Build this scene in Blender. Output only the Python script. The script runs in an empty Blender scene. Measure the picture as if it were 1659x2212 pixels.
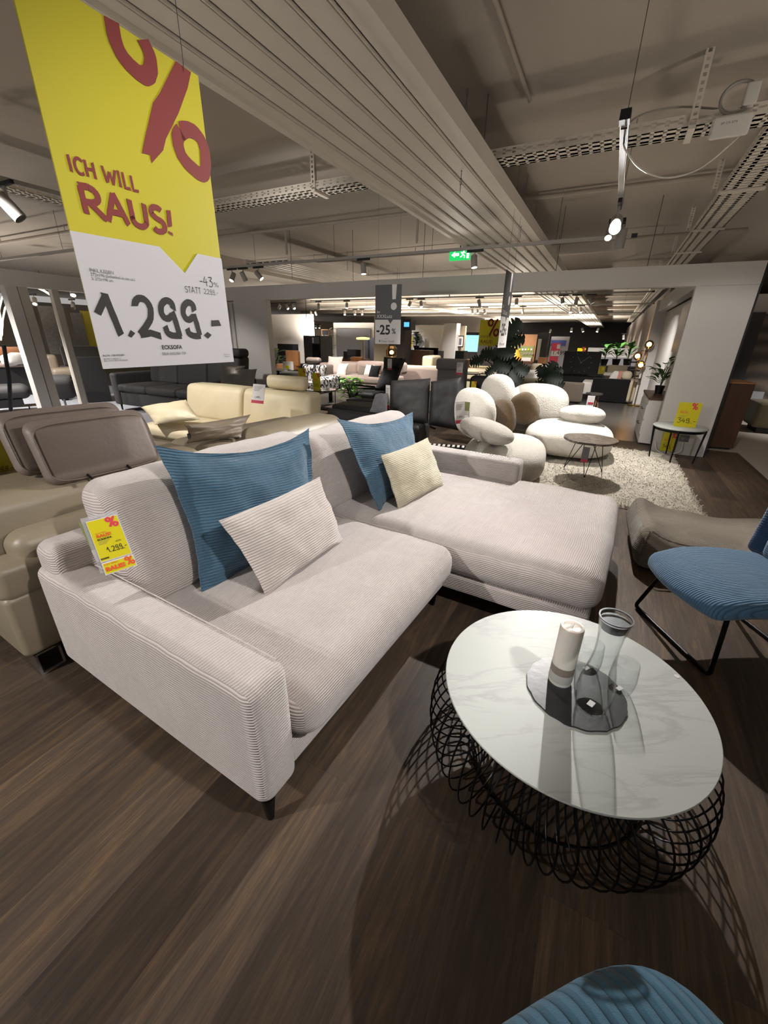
import bpy, bmesh, math, random
import numpy as np
from mathutils import Vector, Matrix, Euler, noise
rnd = random.Random(7)
PI = math.pi
R = math.radians
SC = bpy.context.scene
COL = SC.collection

# ---------------------------------------------------------------- camera
FPX, PITCH, ROLL, AZ = 879.39, R(23.2357), R(0.9546), R(27.0657)
CX, CY, CAMH = 829.5, 1106.0, 1.45
_F = Vector((0, math.cos(PITCH), -math.sin(PITCH)))
_U = Vector((0, math.sin(PITCH), math.cos(PITCH)))
_X = Vector((1, 0, 0))
CR = math.cos(ROLL) * _X + math.sin(ROLL) * _U
CU = -math.sin(ROLL) * _X + math.cos(ROLL) * _U
cam = bpy.data.objects.new('camera', bpy.data.cameras.new('camera'))
COL.objects.link(cam)
cam.matrix_world = Matrix(((CR.x, CU.x, -_F.x, 0), (CR.y, CU.y, -_F.y, 0), (CR.z, CU.z, -_F.z, CAMH), (0, 0, 0, 1)))
cam.data.sensor_fit = 'HORIZONTAL'
cam.data.sensor_width = 36
cam.data.lens = FPX * 36 / 1659
cam.data.clip_start = 0.02
cam.data.clip_end = 300
SC.camera = cam

# ---------------------------------------------------------------- world, exposure, large lights
SC.view_settings.view_transform = 'Standard'
SC.view_settings.look = 'None'
SC.view_settings.gamma = 1.0
SC.view_settings.exposure = 0.15
wd = bpy.data.worlds.new('world'); SC.world = wd
wd.use_nodes = True
bg = wd.node_tree.nodes['Background']
bg.inputs[0].default_value = (1.0, 0.96, 0.93, 1)
bg.inputs[1].default_value = 0.35
SC.cycles.max_bounces = 7
SC.cycles.diffuse_bounces = 3
SC.cycles.transmission_bounces = 7
SC.cycles.transparent_max_bounces = 8
SC.cycles.caustics_reflective = False
SC.cycles.caustics_refractive = False
SC.cycles.sample_clamp_indirect = 4
SC.cycles.use_denoising = True

HD = Vector((-math.cos(AZ), math.sin(AZ), 0))   # across the store, to the left
PD = Vector((math.sin(AZ), math.cos(AZ), 0))    # along the store, away
def W(hc, pc, z=0.0):
    v = HD * hc + PD * pc
    return Vector((v.x, v.y, z))
RB = -AZ                                        # turn of things that stand square in the store

def lamp_spot(name, loc, target, power, size=40, blend=0.35, col=(1.0, 0.9, 0.78), rad=0.04, parent=None):
    l = bpy.data.lights.new(name, 'SPOT')
    l.energy = power; l.spot_size = R(size); l.spot_blend = blend; l.color = col; l.shadow_soft_size = rad
    o = bpy.data.objects.new(name, l); COL.objects.link(o)
    d = Vector(target) - Vector(loc)
    M_ = d.to_track_quat('-Z', 'Y').to_matrix().to_4x4(); M_.translation = Vector(loc)
    if parent is not None:
        o.parent = parent
        o.matrix_world = M_
        o.matrix_parent_inverse = pmat(parent).inverted()
        o.matrix_basis = M_
    else:
        o.matrix_world = M_
    return o
def pmat(o):
    m = Matrix.LocRotScale(o.location, o.rotation_euler, o.scale)
    return m
# ---------------------------------------------------------------- placing from sight lines
def ray(px, py):
    return CR * ((px - CX) / FPX) + CU * (-(py - CY) / FPX) + _F
def A(px, py, z=0.0):                           # where a sight line meets height z
    d = ray(px, py); t = (z - CAMH) / d.z
    return d * t + Vector((0, 0, CAMH))
def Y(px, py, y):                               # ... a plane at distance y
    d = ray(px, py); t = y / d.y
    return d * t + Vector((0, 0, CAMH))
def PL(px, py, p):                              # ... a cross wall at p; returns (h, z)
    d = ray(px, py); t = p / d.dot(PD); q = d * t
    return q.dot(HD), q.z + CAMH
def HL(px, py, hc):                             # ... a long wall at h; returns (p, z)
    d = ray(px, py); t = hc / d.dot(HD); q = d * t
    return q.dot(PD), q.z + CAMH
def BB(v): return v.dot(HD), v.dot(PD)
SO = A(575, 1757, .11); SO.z = 0                # front left foot corner of the corner sofa
SA = R(59.5)
SU = Vector((math.cos(SA), math.sin(SA), 0)); SV = Vector((-math.sin(SA), math.cos(SA), 0))
def S(px, py, v):                               # sight line against a plane of the sofa, in sofa axes
    d = ray(px, py); t = (v - (Vector((0, 0, CAMH)) - SO).dot(SV)) / d.dot(SV)
    q = d * t + Vector((0, 0, CAMH)) - SO
    return Vector((q.dot(SU), q.dot(SV), q.z))
def SZ(px, py, z):
    q = A(px, py, z) - SO
    return Vector((q.dot(SU), q.dot(SV), q.z))

# ---------------------------------------------------------------- materials
def lin(h):
    h = h.lstrip('#'); c = [int(h[i:i + 2], 16) / 255 for i in (0, 2, 4)]
    return tuple((x / 12.92 if x <= .04045 else ((x + .055) / 1.055) ** 2.4) for x in c) + (1,)
MATS = {}
class NT:
    def __init__(s, name):
        s.m = bpy.data.materials.new(name); s.m.use_nodes = True
        s.n = s.m.node_tree.nodes; s.l = s.m.node_tree.links
        s.b = s.n['Principled BSDF']; MATS[name] = s.m
    def add(s, t, **k):
        n = s.n.new(t)
        for a, v in k.items():
            if a.startswith('i_'):
                n.inputs[a[2:].replace('_', ' ')].default_value = v
            else: setattr(n, a, v)
        return n
    def link(s, a, b): s.l.new(a, b)
    def math(s, op, a, b=None, clamp=False):
        n = s.n.new('ShaderNodeMath'); n.operation = op; n.use_clamp = clamp
        for i, x in enumerate((a, b)):
            if x is None: continue
            if isinstance(x, (int, float)): n.inputs[i].default_value = x
            else: s.l.new(x, n.inputs[i])
        return n.outputs[0]
    def mix(s, f, a, b, bt='MIX'):
        n = s.n.new('ShaderNodeMix'); n.data_type = 'RGBA'; n.blend_type = bt
        for i, x in ((0, f), (6, a), (7, b)):
            if isinstance(x, (int, float)): n.inputs[i].default_value = x
            elif isinstance(x, tuple): n.inputs[i].default_value = x
            else: s.l.new(x, n.inputs[i])
        return n.outputs[2]
    def coord(s, what='Object'):
        return s.add('ShaderNodeTexCoord').outputs[what]
    def noise(s, vec, scale, detail=3, rough=.5, dist=0.0):
        n = s.add('ShaderNodeTexNoise'); n.inputs['Scale'].default_value = scale
        n.inputs['Detail'].default_value = detail; n.inputs['Roughness'].default_value = rough
        n.inputs['Distortion'].default_value = dist
        if vec is not None: s.l.new(vec, n.inputs['Vector'])
        return n.outputs[0]
    def mapping(s, vec, scale=(1, 1, 1), rot=(0, 0, 0), loc=(0, 0, 0)):
        n = s.add('ShaderNodeMapping'); n.inputs['Scale'].default_value = scale
        n.inputs['Rotation'].default_value = rot; n.inputs['Location'].default_value = loc
        s.l.new(vec, n.inputs['Vector']); return n.outputs[0]
    def bump(s, h, strength=.3, dist=.01, nrm=None):
        n = s.add('ShaderNodeBump'); n.inputs['Strength'].default_value = strength
        n.inputs['Distance'].default_value = dist; s.l.new(h, n.inputs['Height'])
        if nrm is not None: s.l.new(nrm, n.inputs['Normal'])
        return n.outputs[0]
    def setc(s, c):
        if isinstance(c, tuple): s.b.inputs['Base Color'].default_value = c
        else: s.l.new(c, s.b.inputs['Base Color'])
    def p(s, **k):
        for a, v in k.items(): s.b.inputs[a.replace('_', ' ')].default_value = v
    def nrm(s, o): s.l.new(o, s.b.inputs['Normal'])
def plain(name, c, rough=.6, metal=0., var=.08, vscale=6, bump=0., bscale=200, coat=0., spec=.5, sheen=0.):
    t = NT(name); c = lin(c); v = t.coord()
    if var:
        f = t.noise(v, vscale, 4)
        d = tuple(x * (1 - var * 2) for x in c[:3]) + (1,); e = tuple(min(1, x * (1 + var)) for x in c[:3]) + (1,)
        t.setc(t.mix(f, d, e))
    else: t.setc(c)
    t.p(Roughness=rough, Metallic=metal, Coat_Weight=coat, Sheen_Weight=sheen)
    t.b.inputs['Specular IOR Level'].default_value = spec
    if bump: t.nrm(t.bump(t.noise(v, bscale, 3), bump, .004))
    return t.m
def emit(name, c, strength, rough=.5):
    t = NT(name); c = lin(c); t.setc(c); t.b.inputs['Emission Color'].default_value = c
    t.p(Emission_Strength=strength, Roughness=rough); return t.m
def glass(name, c='ffffff', rough=0.0, ior=1.45):
    t = NT(name); t.setc(lin(c)); t.p(Roughness=rough, IOR=ior, Transmission_Weight=1.0); return t.m
def cord(name, c, pitch=.0105, axis='auto', strength=.9, groove=.72, hsv=0, fold=.25, along=None):
    """corduroy: ribs follow the cloth: level lines on upright faces, cross lines on flat ones"""
    t = NT(name); base = lin(c); o = t.coord('Object'); n_ = t.coord('Normal')
    so = t.add('ShaderNodeSeparateXYZ'); t.link(o, so.inputs[0]); sn = t.add('ShaderNodeSeparateXYZ'); t.link(n_, sn.inputs[0])
    wob = t.math('MULTIPLY', t.math('SUBTRACT', t.noise(o, 4, 2), .5), .03)
    if axis == 'auto':
        side = t.math('GREATER_THAN', t.math('ABSOLUTE', sn.outputs[0]), .75)
        vv = t.math('MULTIPLY', so.outputs[1], t.math('SUBTRACT', 1, side))
        ph = t.math('ADD', so.outputs[2], vv)
    elif axis == 'x': ph = so.outputs[0]
    elif axis == 'y': ph = so.outputs[1]
    elif axis == 'z': ph = so.outputs[2]
    elif axis == 'uv':
        uv = t.coord('UV'); su = t.add('ShaderNodeSeparateXYZ'); t.link(uv, su.inputs[0]); ph = su.outputs[1]
    elif axis == 'uvx':
        uv = t.coord('UV'); su = t.add('ShaderNodeSeparateXYZ'); t.link(uv, su.inputs[0]); ph = su.outputs[0]
    elif axis == 'xz': ph = t.math('ADD', so.outputs[0], so.outputs[2])
    ph = t.math('ADD', ph, wob)
    fr = t.math('PINGPONG', ph, pitch / 2)
    hgt = t.math('POWER', t.math('DIVIDE', fr, pitch / 2), .55)
    fuzz = t.noise(o, 500, 2)
    big = t.noise(o, 9, 4, .55)
    # nap lying this way and that gives lighter and darker cloth
    nap = t.noise(t.mapping(o, (5, 5, 2.5)), 1.6, 6, .68, .8)
    lo = tuple(x * .76 for x in base[:3]) + (1,); hi = tuple(min(1, x * 1.1) for x in base[:3]) + (1,)
    cc = t.mix(nap, lo, hi)
    gr = tuple(x * groove for x in base[:3]) + (1,)  # groove colour darkened, standing in for shade between the ribs
    edge = t.math('SUBTRACT', 1, t.math('DIVIDE', fr, pitch * .2), True)
    cc = t.mix(t.math('MULTIPLY', edge, .8), cc, gr)
    t.setc(cc); t.p(Roughness=.85, Sheen_Weight=.35, Sheen_Roughness=.4)
    t.b.inputs['Specular IOR Level'].default_value = .2
    n1 = t.bump(big, fold, .03)
    n2 = t.bump(t.math('ADD', hgt, t.math('MULTIPLY', fuzz, .15)), strength, pitch * .32, n1)
    t.nrm(n2); return t.m
def leather(name, c, rough=.42, crease=.14):
    t = NT(name); base = lin(c); o = t.coord()
    t.setc(t.mix(t.noise(o, 5, 4), tuple(x * .88 for x in base[:3]) + (1,), tuple(min(1, x * 1.06) for x in base[:3]) + (1,)))
    vo = t.add('ShaderNodeTexVoronoi'); vo.inputs['Scale'].default_value = 260; t.link(o, vo.inputs['Vector'])
    n1 = t.bump(t.noise(o, 7, 4, .6, .4), crease, .03); t.nrm(t.bump(vo.outputs[0], .12, .002, n1))
    t.p(Roughness=rough); return t.m
def fabric(name, c, scale=700, bump=.3, rough=.9, sheen=.2, mott=.08):
    t = NT(name); base = lin(c); o = t.coord()
    t.setc(t.mix(t.noise(o, scale / 4, 3), tuple(x * (1 - 2 * mott) for x in base[:3]) + (1,), tuple(min(1, x * (1 + mott)) for x in base[:3]) + (1,)))
    n1 = t.bump(t.noise(o, 7, 3), .25, .03)
    t.nrm(t.bump(t.noise(o, scale, 2), bump, .003, n1)); t.p(Roughness=rough, Sheen_Weight=sheen)
    t.b.inputs['Specular IOR Level'].default_value = .2
    return t.m

# ---------------------------------------------------------------- mesh building
class MB:
    def __init__(s): s.v = []; s.f = []; s.uv = {}; s.k = 0
    def add(s, vs, fs, uvs=None):
        b = len(s.v); s.v += [tuple(v) for v in vs]
        for f in fs: s.f.append(tuple(b + i for i in f))
        if uvs:
            for i, u in enumerate(uvs): s.uv[b + i] = u
        return s
    def box(s, x0, x1, y0, y1, z0, z1, M_=None):
        vs = [Vector((x, y, z)) for z in (z0, z1) for y in (y0, y1) for x in (x0, x1)]
        if M_: vs = [M_ @ v for v in vs]
        return s.add(vs, [(0, 2, 3, 1), (4, 5, 7, 6), (0, 1, 5, 4), (2, 6, 7, 3), (0, 4, 6, 2), (1, 3, 7, 5)])
    def rbox(s, x0, x1, y0, y1, z0, z1, r=.03, n=3, m=4, puff=(0, 0, 0), fn=None, M_=None):
        c = Vector(((x0 + x1) / 2, (y0 + y1) / 2, (z0 + z1) / 2)); hh = ((x1 - x0) / 2, (y1 - y0) / 2, (z1 - z0) / 2)
        r = min(r, *[q * .999 for q in hh])
        cs = []
        for k in range(3):
            H = hh[k]; mm = m if isinstance(m, int) else m[k]
            rr = [H - r + r * math.tan(PI / 4 * (i + 1) / n) for i in range(n)]
            inn = [-(H - r) + 2 * (H - r) * i / mm for i in range(mm + 1)]
            cs.append([-x for x in reversed(rr)] + inn + rr)
        idx = {}; vs = []; fs = []
        def vert(k3):
            if k3 in idx: return idx[k3]
            p = [cs[k][k3[k]] for k in range(3)]
            q = [max(-(hh[k] - r), min(hh[k] - r, p[k])) for k in range(3)]
            d = Vector([p[k] - q[k] for k in range(3)]); L = d.length
            w = Vector(q) + (d * (r / L) if L > 1e-9 else Vector((0, 0, 0)))
            t = [max(-1, min(1, w[k] / hh[k])) for k in range(3)]
            for k in range(3):
                if puff[k]:
                    a, b = [t[j] for j in range(3) if j != k]
                    w[k] += puff[k] * t[k] * (1 - a * a) * (1 - b * b)
            w = w + c
            if fn: w = Vector(fn(w, t))
            if M_: w = M_ @ w
            idx[k3] = len(vs); vs.append(w); return idx[k3]
        for k in range(3):
            a, b = [j for j in range(3) if j != k]
            na, nb = len(cs[a]) - 1, len(cs[b]) - 1
            for side in (0, len(cs[k]) - 1):
                for i in range(na):
                    for j in range(nb):
                        q = []
                        for (ii, jj) in ((i, j), (i + 1, j), (i + 1, j + 1), (i, j + 1)):
                            t3 = [0, 0, 0]; t3[k] = side; t3[a] = ii; t3[b] = jj; q.append(vert(tuple(t3)))
                        flip = (side == 0) ^ (k == 1)
                        fs.append(tuple(reversed(q)) if flip else tuple(q))
        return s.add(vs, fs)
    def tube(s, pts, r, seg=8, closed=False, cap=True):
        pts = [Vector(p) for p in pts]; n = len(pts); vs = []; fs = []
        up = None
        for i, p in enumerate(pts):
            if closed: d = pts[(i + 1) % n] - pts[i - 1]
            else: d = pts[min(i + 1, n - 1)] - pts[max(i - 1, 0)]
            if d.length < 1e-9: d = Vector((0, 0, 1))
            d.normalize()
            if up is None:
                up = Vector((0, 0, 1)) if abs(d.z) < .9 else Vector((1, 0, 0))
            a = d.cross(up)
            if a.length < 1e-6: a = d.cross(Vector((0, 1, 0)))
            a.normalize(); b = a.cross(d).normalized(); up = b
            rr = r[i] if isinstance(r, (list, tuple)) else r
            for k in range(seg):
                t = 2 * PI * k / seg; vs.append(p + a * (rr * math.cos(t)) + b * (rr * math.sin(t)))
        m = n if closed else n - 1
        for i in range(m):
            for k in range(seg):
                j = (i + 1) % n; k2 = (k + 1) % seg
                fs.append((i * seg + k, j * seg + k, j * seg + k2, i * seg + k2))
        if cap and not closed:
            fs.append(tuple(range(seg))); fs.append(tuple(reversed(range((n - 1) * seg, n * seg))))
        return s.add(vs, fs)
    def lathe(s, prof, c=(0, 0, 0), seg=32, M_=None, cap=True):
        c = Vector(c); vs = []; fs = []
        for (r, z) in prof:
            for k in range(seg):
                t = 2 * PI * k / seg; v = Vector((r * math.cos(t), r * math.sin(t), z))
                vs.append((M_ @ v if M_ else v) + c)
        n = len(prof)
        for i in range(n - 1):
            for k in range(seg):
                k2 = (k + 1) % seg; fs.append((i * seg + k, i * seg + k2, (i + 1) * seg + k2, (i + 1) * seg + k))
        if cap:
            if prof[0][0] > 1e-6: fs.append(tuple(reversed(range(seg))))
            if prof[-1][0] > 1e-6: fs.append(tuple(range((n - 1) * seg, n * seg)))
        return s.add(vs, fs)
    def prism(s, poly, d0, d1, o=(0, 0, 0), ax=(1, 0, 0), ay=(0, 0, 1)):
        """outline in the plane (ax, ay) given thickness along ax x ay"""
        o = Vector(o); ax = Vector(ax); ay = Vector(ay); nz = ax.cross(ay); n = len(poly)
        vs = [o + ax * x + ay * y + nz * d0 for x, y in poly] + [o + ax * x + ay * y + nz * d1 for x, y in poly]
        fs = [tuple(reversed(range(n))), tuple(range(n, 2 * n))] + [(i, (i + 1) % n, n + (i + 1) % n, n + i) for i in range(n)]
        return s.add(vs, fs)
    def blob(s, c, rx, ry, rz, rot=(0, 0, 0), e=2.0, seg=24, ring=14, fn=None):
        M_ = Euler(rot).to_matrix(); vs = []; fs = []; c = Vector(c)
        pw = lambda x: math.copysign(abs(x) ** (2 / e), x)
        for i in range(ring + 1):
            ph = -PI / 2 + PI * i / ring
            for k in range(seg):
                th = 2 * PI * k / seg
                v = Vector((rx * pw(math.cos(ph)) * pw(math.cos(th)), ry * pw(math.cos(ph)) * pw(math.sin(th)), rz * pw(math.sin(ph))))
                if fn: v = Vector(fn(v))
                vs.append(M_ @ v + c)
        for i in range(ring):
            for k in range(seg):
                k2 = (k + 1) % seg; fs.append((i * seg + k, i * seg + k2, (i + 1) * seg + k2, (i + 1) * seg + k))
        return s.add(vs, fs)
    def sheet(s, g, n=None):
        """grid of points g[i][j]"""
        a = len(g); b = len(g[0])
        return s.add([p for row in g for p in row], [(i * b + j, (i + 1) * b + j, (i + 1) * b + j + 1, i * b + j + 1) for i in range(a - 1) for j in range(b - 1)])
    def stroke(s, pts, w, o, ax, ay, d=0.0, rough=0.0):
        """flat brush stroke through 2D points in the plane (ax, ay)"""
        P2 = []; pts = [tuple(q[:2]) for q in pts]
        if len(pts) > 3:
            o2 = []
            for i in range(len(pts) - 1):
                p0, p1, p2, p3 = [Vector(pts[k]) for k in (max(0, i - 1), i, i + 1, min(len(pts) - 1, i + 2))]
                for k in range(4):
                    u = k / 4; o2.append(tuple(.5 * (2 * p1 + (p2 - p0) * u + (2 * p0 - 5 * p1 + 4 * p2 - p3) * u * u + (3 * p1 - p0 - 3 * p2 + p3) * u ** 3)))
            pts = o2 + [pts[-1]]
        for i in range(len(pts) - 1):
            (x0, y0), (x1, y1) = pts[i], pts[i + 1]
            L = math.hypot(x1 - x0, y1 - y0); k = max(1, int(L / (w * .6)))
            for j in range(k): P2.append((x0 + (x1 - x0) * j / k, y0 + (y1 - y0) * j / k))
        P2.append(pts[-1])
        s.k += 1; d = d + s.k * .00002; nrm_ = Vector(ax).cross(Vector(ay)); vs = []; n = len(P2)
        for i, (x, y) in enumerate(P2):
            a = P2[max(0, i - 1)]; b = P2[min(n - 1, i + 1)]
            dx, dy = b[0] - a[0], b[1] - a[1]; L = math.hypot(dx, dy) or 1; nx, ny = -dy / L, dx / L
            for sg in (-1, 1):
                ww = w / 2 * (1 + rnd.uniform(-rough, rough))
                px = x + nx * ww * sg; py = y + ny * ww * sg
                if i in (0, n - 1) and rough:
                    q = rnd.uniform(-.25, .35) * w * (-1 if i == 0 else 1); px += dx / L * q; py += dy / L * q
                vs.append(Vector(o) + Vector(ax) * px + Vector(ay) * py + nrm_ * d)
        return s.add(vs, [(2 * i, 2 * i + 2, 2 * i + 3, 2 * i + 1) for i in range(n - 1)])
    def build(s, name, mat, parent=None, smooth=True, sharp=35, loc=None):
        me = bpy.data.meshes.new(name); me.from_pydata(s.v, [], s.f)
        if s.uv:
            ul = me.uv_layers.new(name='UVMap')
            for l in me.loops: ul.data[l.index].uv = s.uv.get(l.vertex_index, (0, 0))
        bm = bmesh.new(); bm.from_mesh(me)
        bmesh.ops.recalc_face_normals(bm, faces=bm.faces); bm.to_mesh(me); bm.free()
        for p in me.polygons: p.use_smooth = smooth
        if smooth and sharp:
            me.set_sharp_from_angle(angle=R(sharp))
        me.materials.append(mat if not isinstance(mat, str) else MATS[mat])
        o = bpy.data.objects.new(name, me); COL.objects.link(o)
        if parent: o.parent = parent
        if loc is not None: o.location = loc
        return o
def tag(o, label, cat, group=None, kind=None):
    if label: o['label'] = label
    if cat: o['category'] = cat
    if group: o['group'] = group
    if kind: o['kind'] = kind
    return o
def thing(name, label, cat, loc=(0, 0, 0), rz=0.0, group=None, rot=None):
    o = bpy.data.objects.new(name, None); COL.objects.link(o); o.empty_display_size = .1
    o.location = loc; o.rotation_euler = rot if rot else (0, 0, rz)
    return tag(o, label, cat, group)
def struct(name, mb, m, smooth=False):
    o = mb.build(name, m, None, smooth=smooth); o['kind'] = 'structure'; return o
def copy_tree(o, parent=None):
    c = o.copy(); COL.objects.link(c); c.parent = parent
    for ch in list(o.children): copy_tree(ch, c)
    return c
def local(root, v):
    return pmat(root).inverted() @ Vector(v)
def text(root, s, o, ax, ay, size, mat, name='lettering', bold=0.0, align='LEFT', d=.0008, sx=1.0):
    cu = bpy.data.curves.new('t', 'FONT'); cu.body = s; cu.size = size; cu.align_x = align; cu.offset = bold; cu.resolution_u = 3
    ob = bpy.data.objects.new('t', cu); COL.objects.link(ob)
    dg = bpy.context.evaluated_depsgraph_get(); dg.update()
    me = bpy.data.meshes.new_from_object(ob.evaluated_get(dg))
    bpy.data.objects.remove(ob); bpy.data.curves.remove(cu)
    ax = Vector(ax).normalized(); ay = Vector(ay).normalized(); nz = ax.cross(ay)
    for v in me.vertices: v.co = Vector(o) + ax * (v.co.x * sx) + ay * v.co.y + nz * d
    me.materials.clear(); me.materials.append(MATS[mat] if isinstance(mat, str) else mat); me.name = name
    r = bpy.data.objects.new(name, me); COL.objects.link(r); r.parent = root
    return r
# hand brushed characters, each in a box of height 1
def arc(cx, cy, rx, ry, a0, a1, n=10):
    return [(cx + rx * math.cos(R(a0 + (a1 - a0) * i / n)), cy + ry * math.sin(R(a0 + (a1 - a0) * i / n))) for i in range(n + 1)]
GL = {
 'I': (.3, [[(.1, 1), (.12, 0)]]), 'C': (.62, [arc(.36, .5, .27, .47, 50, 310)]), 'H': (.72, [[(.1, 1), (.12, 0)], [(.55, 1), (.58, 0)], [(.12, .48), (.56, .55)]]),
 'W': (.95, [[(.06, 1), (.22, .02)], [(.22, .02), (.46, .8)], [(.46, .8), (.6, .02)], [(.6, .02), (.86, 1)]]), 'L': (.55, [[(.1, 1), (.12, .04), (.5, .08)]]),
 'R': (.75, [[(.12, 1), (.14, 0)], [(.1, .96), (.34, .98)] + arc(.34, .72, .26, .26, 80, -90, 8) + [(.2, .44)], [(.28, .46), (.7, 0)]]),
 'A': (.78, [[(.05, 0), (.36, 1)], [(.36, 1), (.7, 0)], [(.18, .32), (.6, .34)]]), 'U': (.75, [[(.1, 1), (.12, .35)] + arc(.36, .3, .25, .27, 180, 360, 8) + [(.62, 1)]]),
 'S': (.62, [arc(.33, .74, .22, .23, 35, 200, 7) + arc(.32, .26, .24, .25, 90, -150, 8)]), '!': (.35, [[(.2, 1), (.16, .34)], [(.14, .12), (.13, 0)]]),
 'T': (.62, [[(.04, .95), (.56, 1)], [(.3, .97), (.31, 0)]]), 'E': (.55, [[(.48, 1), (.1, .98), (.1, .02), (.5, 0)], [(.1, .5), (.42, .5)]]),
 ' ': (.35, []), '.': (.28, [[(.08, .1), (.2, .02)]]), '-': (.45, [[(.05, .42), (.4, .44)]]),
 '1': (.62, [[(.02, .55), (.28, .92)], [(.28, 1), (.48, .02)]]), '2': (.78, [arc(.33, .72, .22, .25, 165, -10, 8) + [(.46, .42), (.10, .06)], [(.08, .05), (.42, .10), (.72, .02)]]),
 '9': (.72, [[(.48, .76), (.46, .92), (.30, .97), (.14, .86), (.08, .68), (.14, .53), (.28, .50), (.42, .60)], [(.43, .68), (.50, .40), (.56, .02)], [(.58, .04), (.36, .04), (.18, .10), (.13, .26)]]), '3': (.6, [[(.06, .95), (.5, .97), (.26, .6)] + arc(.28, .3, .25, .3, 80, -140, 8)]),
 '4': (.62, [[(.3, 1), (.06, .38), (.56, .44)], [(.4, .75), (.42, 0)]]), '5': (.6, [[(.5, 1), (.14, .98), (.12, .58)] + arc(.28, .3, .25, .28, 100, -140, 8)]),
 '6': (.6, [[(.42, 1), (.12, .45)] + arc(.3, .27, .22, .25, 160, -170, 10)]), '%': (.8, [arc(.2, .78, .14, .18, 0, 360, 10), [(.62, 1), (.18, 0)], arc(.6, .2, .14, .18, 0, 360, 10)]),
}
def brush(mb, s, x, y, hgt, w, o, ax, ay, d=.001, sp=.0, rough=.12, slant=0.0, sx=1.0):
    for ch in s:
        wd_, st = GL[ch]
        for k in st: mb.stroke([(x + (px * sx + py * slant) * hgt, y + py * hgt) for px, py in k], w, o, ax, ay, d, rough)
        x += (wd_ * sx + sp) * hgt
    return x
# ---------------------------------------------------------------- the materials
cord('cord_blush', 'd2c8c4', .0105, 'auto', 1.0, .6)
cord('cord_blush_uv', 'd8cec8', .0115, 'uv', 1.0, .6)
cord('cord_cream_uv', 'd3cab2', .0115, 'uv', 1.0, .6)
cord('cord_blue_uv', '4e7088', .0135, 'uv', 1.0, .6, fold=.5)
cord('cord_blue', '456a86', .011, 'uv', 1.0, .45)
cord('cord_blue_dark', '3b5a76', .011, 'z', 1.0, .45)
cord('cord_taupe', '857b6e', .011, 'auto', 1.0, .6, fold=.5)
cord('cord_wide_blue', '4a7088', .029, 'x', .8, .75, fold=.3)
plain('label_beige', '8b7f76', .6, var=0)
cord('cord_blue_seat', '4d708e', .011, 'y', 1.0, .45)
cord('cord_blue_shaded', '2c4668', .014, 'z', 1.0, .4)  # chair back: blue darkened in the colour to stand for its shadow
leather('leather_beige', '8b806d'); leather('leather_brown', '6f635b', .5); leather('leather_cream', 'd9cbaa', .5, .12)
leather('leather_black', '151515', .68, .1); leather('leather_taupe', '7b6f5f', .5); leather('leather_slate', '2c2b2b', .7, .08)
fabric('fabric_charcoal', '3a3733'); fabric('fabric_grey', '77746e'); fabric('fabric_rose', '9c8a7f', 500); fabric('fabric_taupe', '6f6459', 500)
fabric('fabric_beige', 'c4b79d', 500); fabric('fabric_olive', '6f6750', 500); fabric('fabric_black', '141314', 600); fabric('fabric_white', 'dcd7cf', 500)
fabric('fabric_pink', 'c48a7c', 500); fabric('fabric_yellow', 'b0a23c', 500); fabric('fabric_lightgrey', '98979a', 400, .4); fabric('throw_grey', '9a9aa2', 260, 1.0, mott=.2)
fabric('fabric_blush', 'cdc3be', 500); fabric('fabric_tan', '9c6a4a', 500)
t = NT('boucle'); o = t.coord(); vo = t.add('ShaderNodeTexVoronoi', feature='SMOOTH_F1'); vo.inputs['Scale'].default_value = 95; t.link(t.mix(.06, o, t.add('ShaderNodeTexNoise').outputs['Color']), vo.inputs['Vector'])
t.setc(t.mix(t.noise(o, 30, 3), lin('d4cec2'), lin('e8e3d8'))); t.nrm(t.bump(t.math('SUBTRACT', 1, vo.outputs[0]), .8, .007)); t.p(Roughness=.95, Sheen_Weight=.3)
t = NT('gold_fur'); o = t.coord(); nz = t.noise(t.mapping(o, (1, 1, .35)), 120, 4, .7); t.setc(t.mix(nz, lin('34240a'), lin('7e5c1e'))); t.nrm(t.bump(nz, 1., .02)); t.p(Roughness=1, Sheen_Weight=.6)
t = NT('shag'); o = t.coord(); t.setc(t.mix(t.noise(o, 14, 5, .7), lin('a89f90'), lin('e2dac8'))); t.p(Roughness=.95, Sheen_Weight=.3); t.nrm(t.bump(t.noise(o, 120, 3), .7, .01))
# oak boards laid along the store
t = NT('oak_boards'); o = t.coord(); mp = t.mapping(o, (1, 1, 1), (0, 0, 0), (0, -.085, 0))
br = t.add('ShaderNodeTexBrick'); t.link(mp, br.inputs['Vector']); br.offset = .37; br.offset_frequency = 2
br.inputs['Scale'].default_value = 1; br.inputs['Brick Width'].default_value = 1.25; br.inputs['Row Height'].default_value = .215
br.inputs['Mortar Size'].default_value = .0007; br.inputs['Mortar Smooth'].default_value = .2; br.inputs['Bias'].default_value = 0
br.inputs['Color1'].default_value = (0, 0, 0, 1); br.inputs['Color2'].default_value = (1, 1, 1, 1); br.inputs['Mortar'].default_value = (.5, .5, .5, 1)
sepb = t.add('ShaderNodeSeparateColor'); t.link(br.outputs['Color'], sepb.inputs[0]); pk = sepb.outputs[0]
cmb = t.add('ShaderNodeCombineXYZ'); t.link(t.math('MULTIPLY', pk, 37.0), cmb.inputs[2]); va = t.add('ShaderNodeVectorMath'); t.link(o, va.inputs[0]); t.link(cmb.outputs[0], va.inputs[1])
g1 = t.noise(t.mapping(va.outputs[0], (1.1, 12, 1)), 2.2, 9, .72, .7); g2 = t.noise(t.mapping(va.outputs[0], (3, 170, 1)), 1.2, 4, .6, .3)
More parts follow.
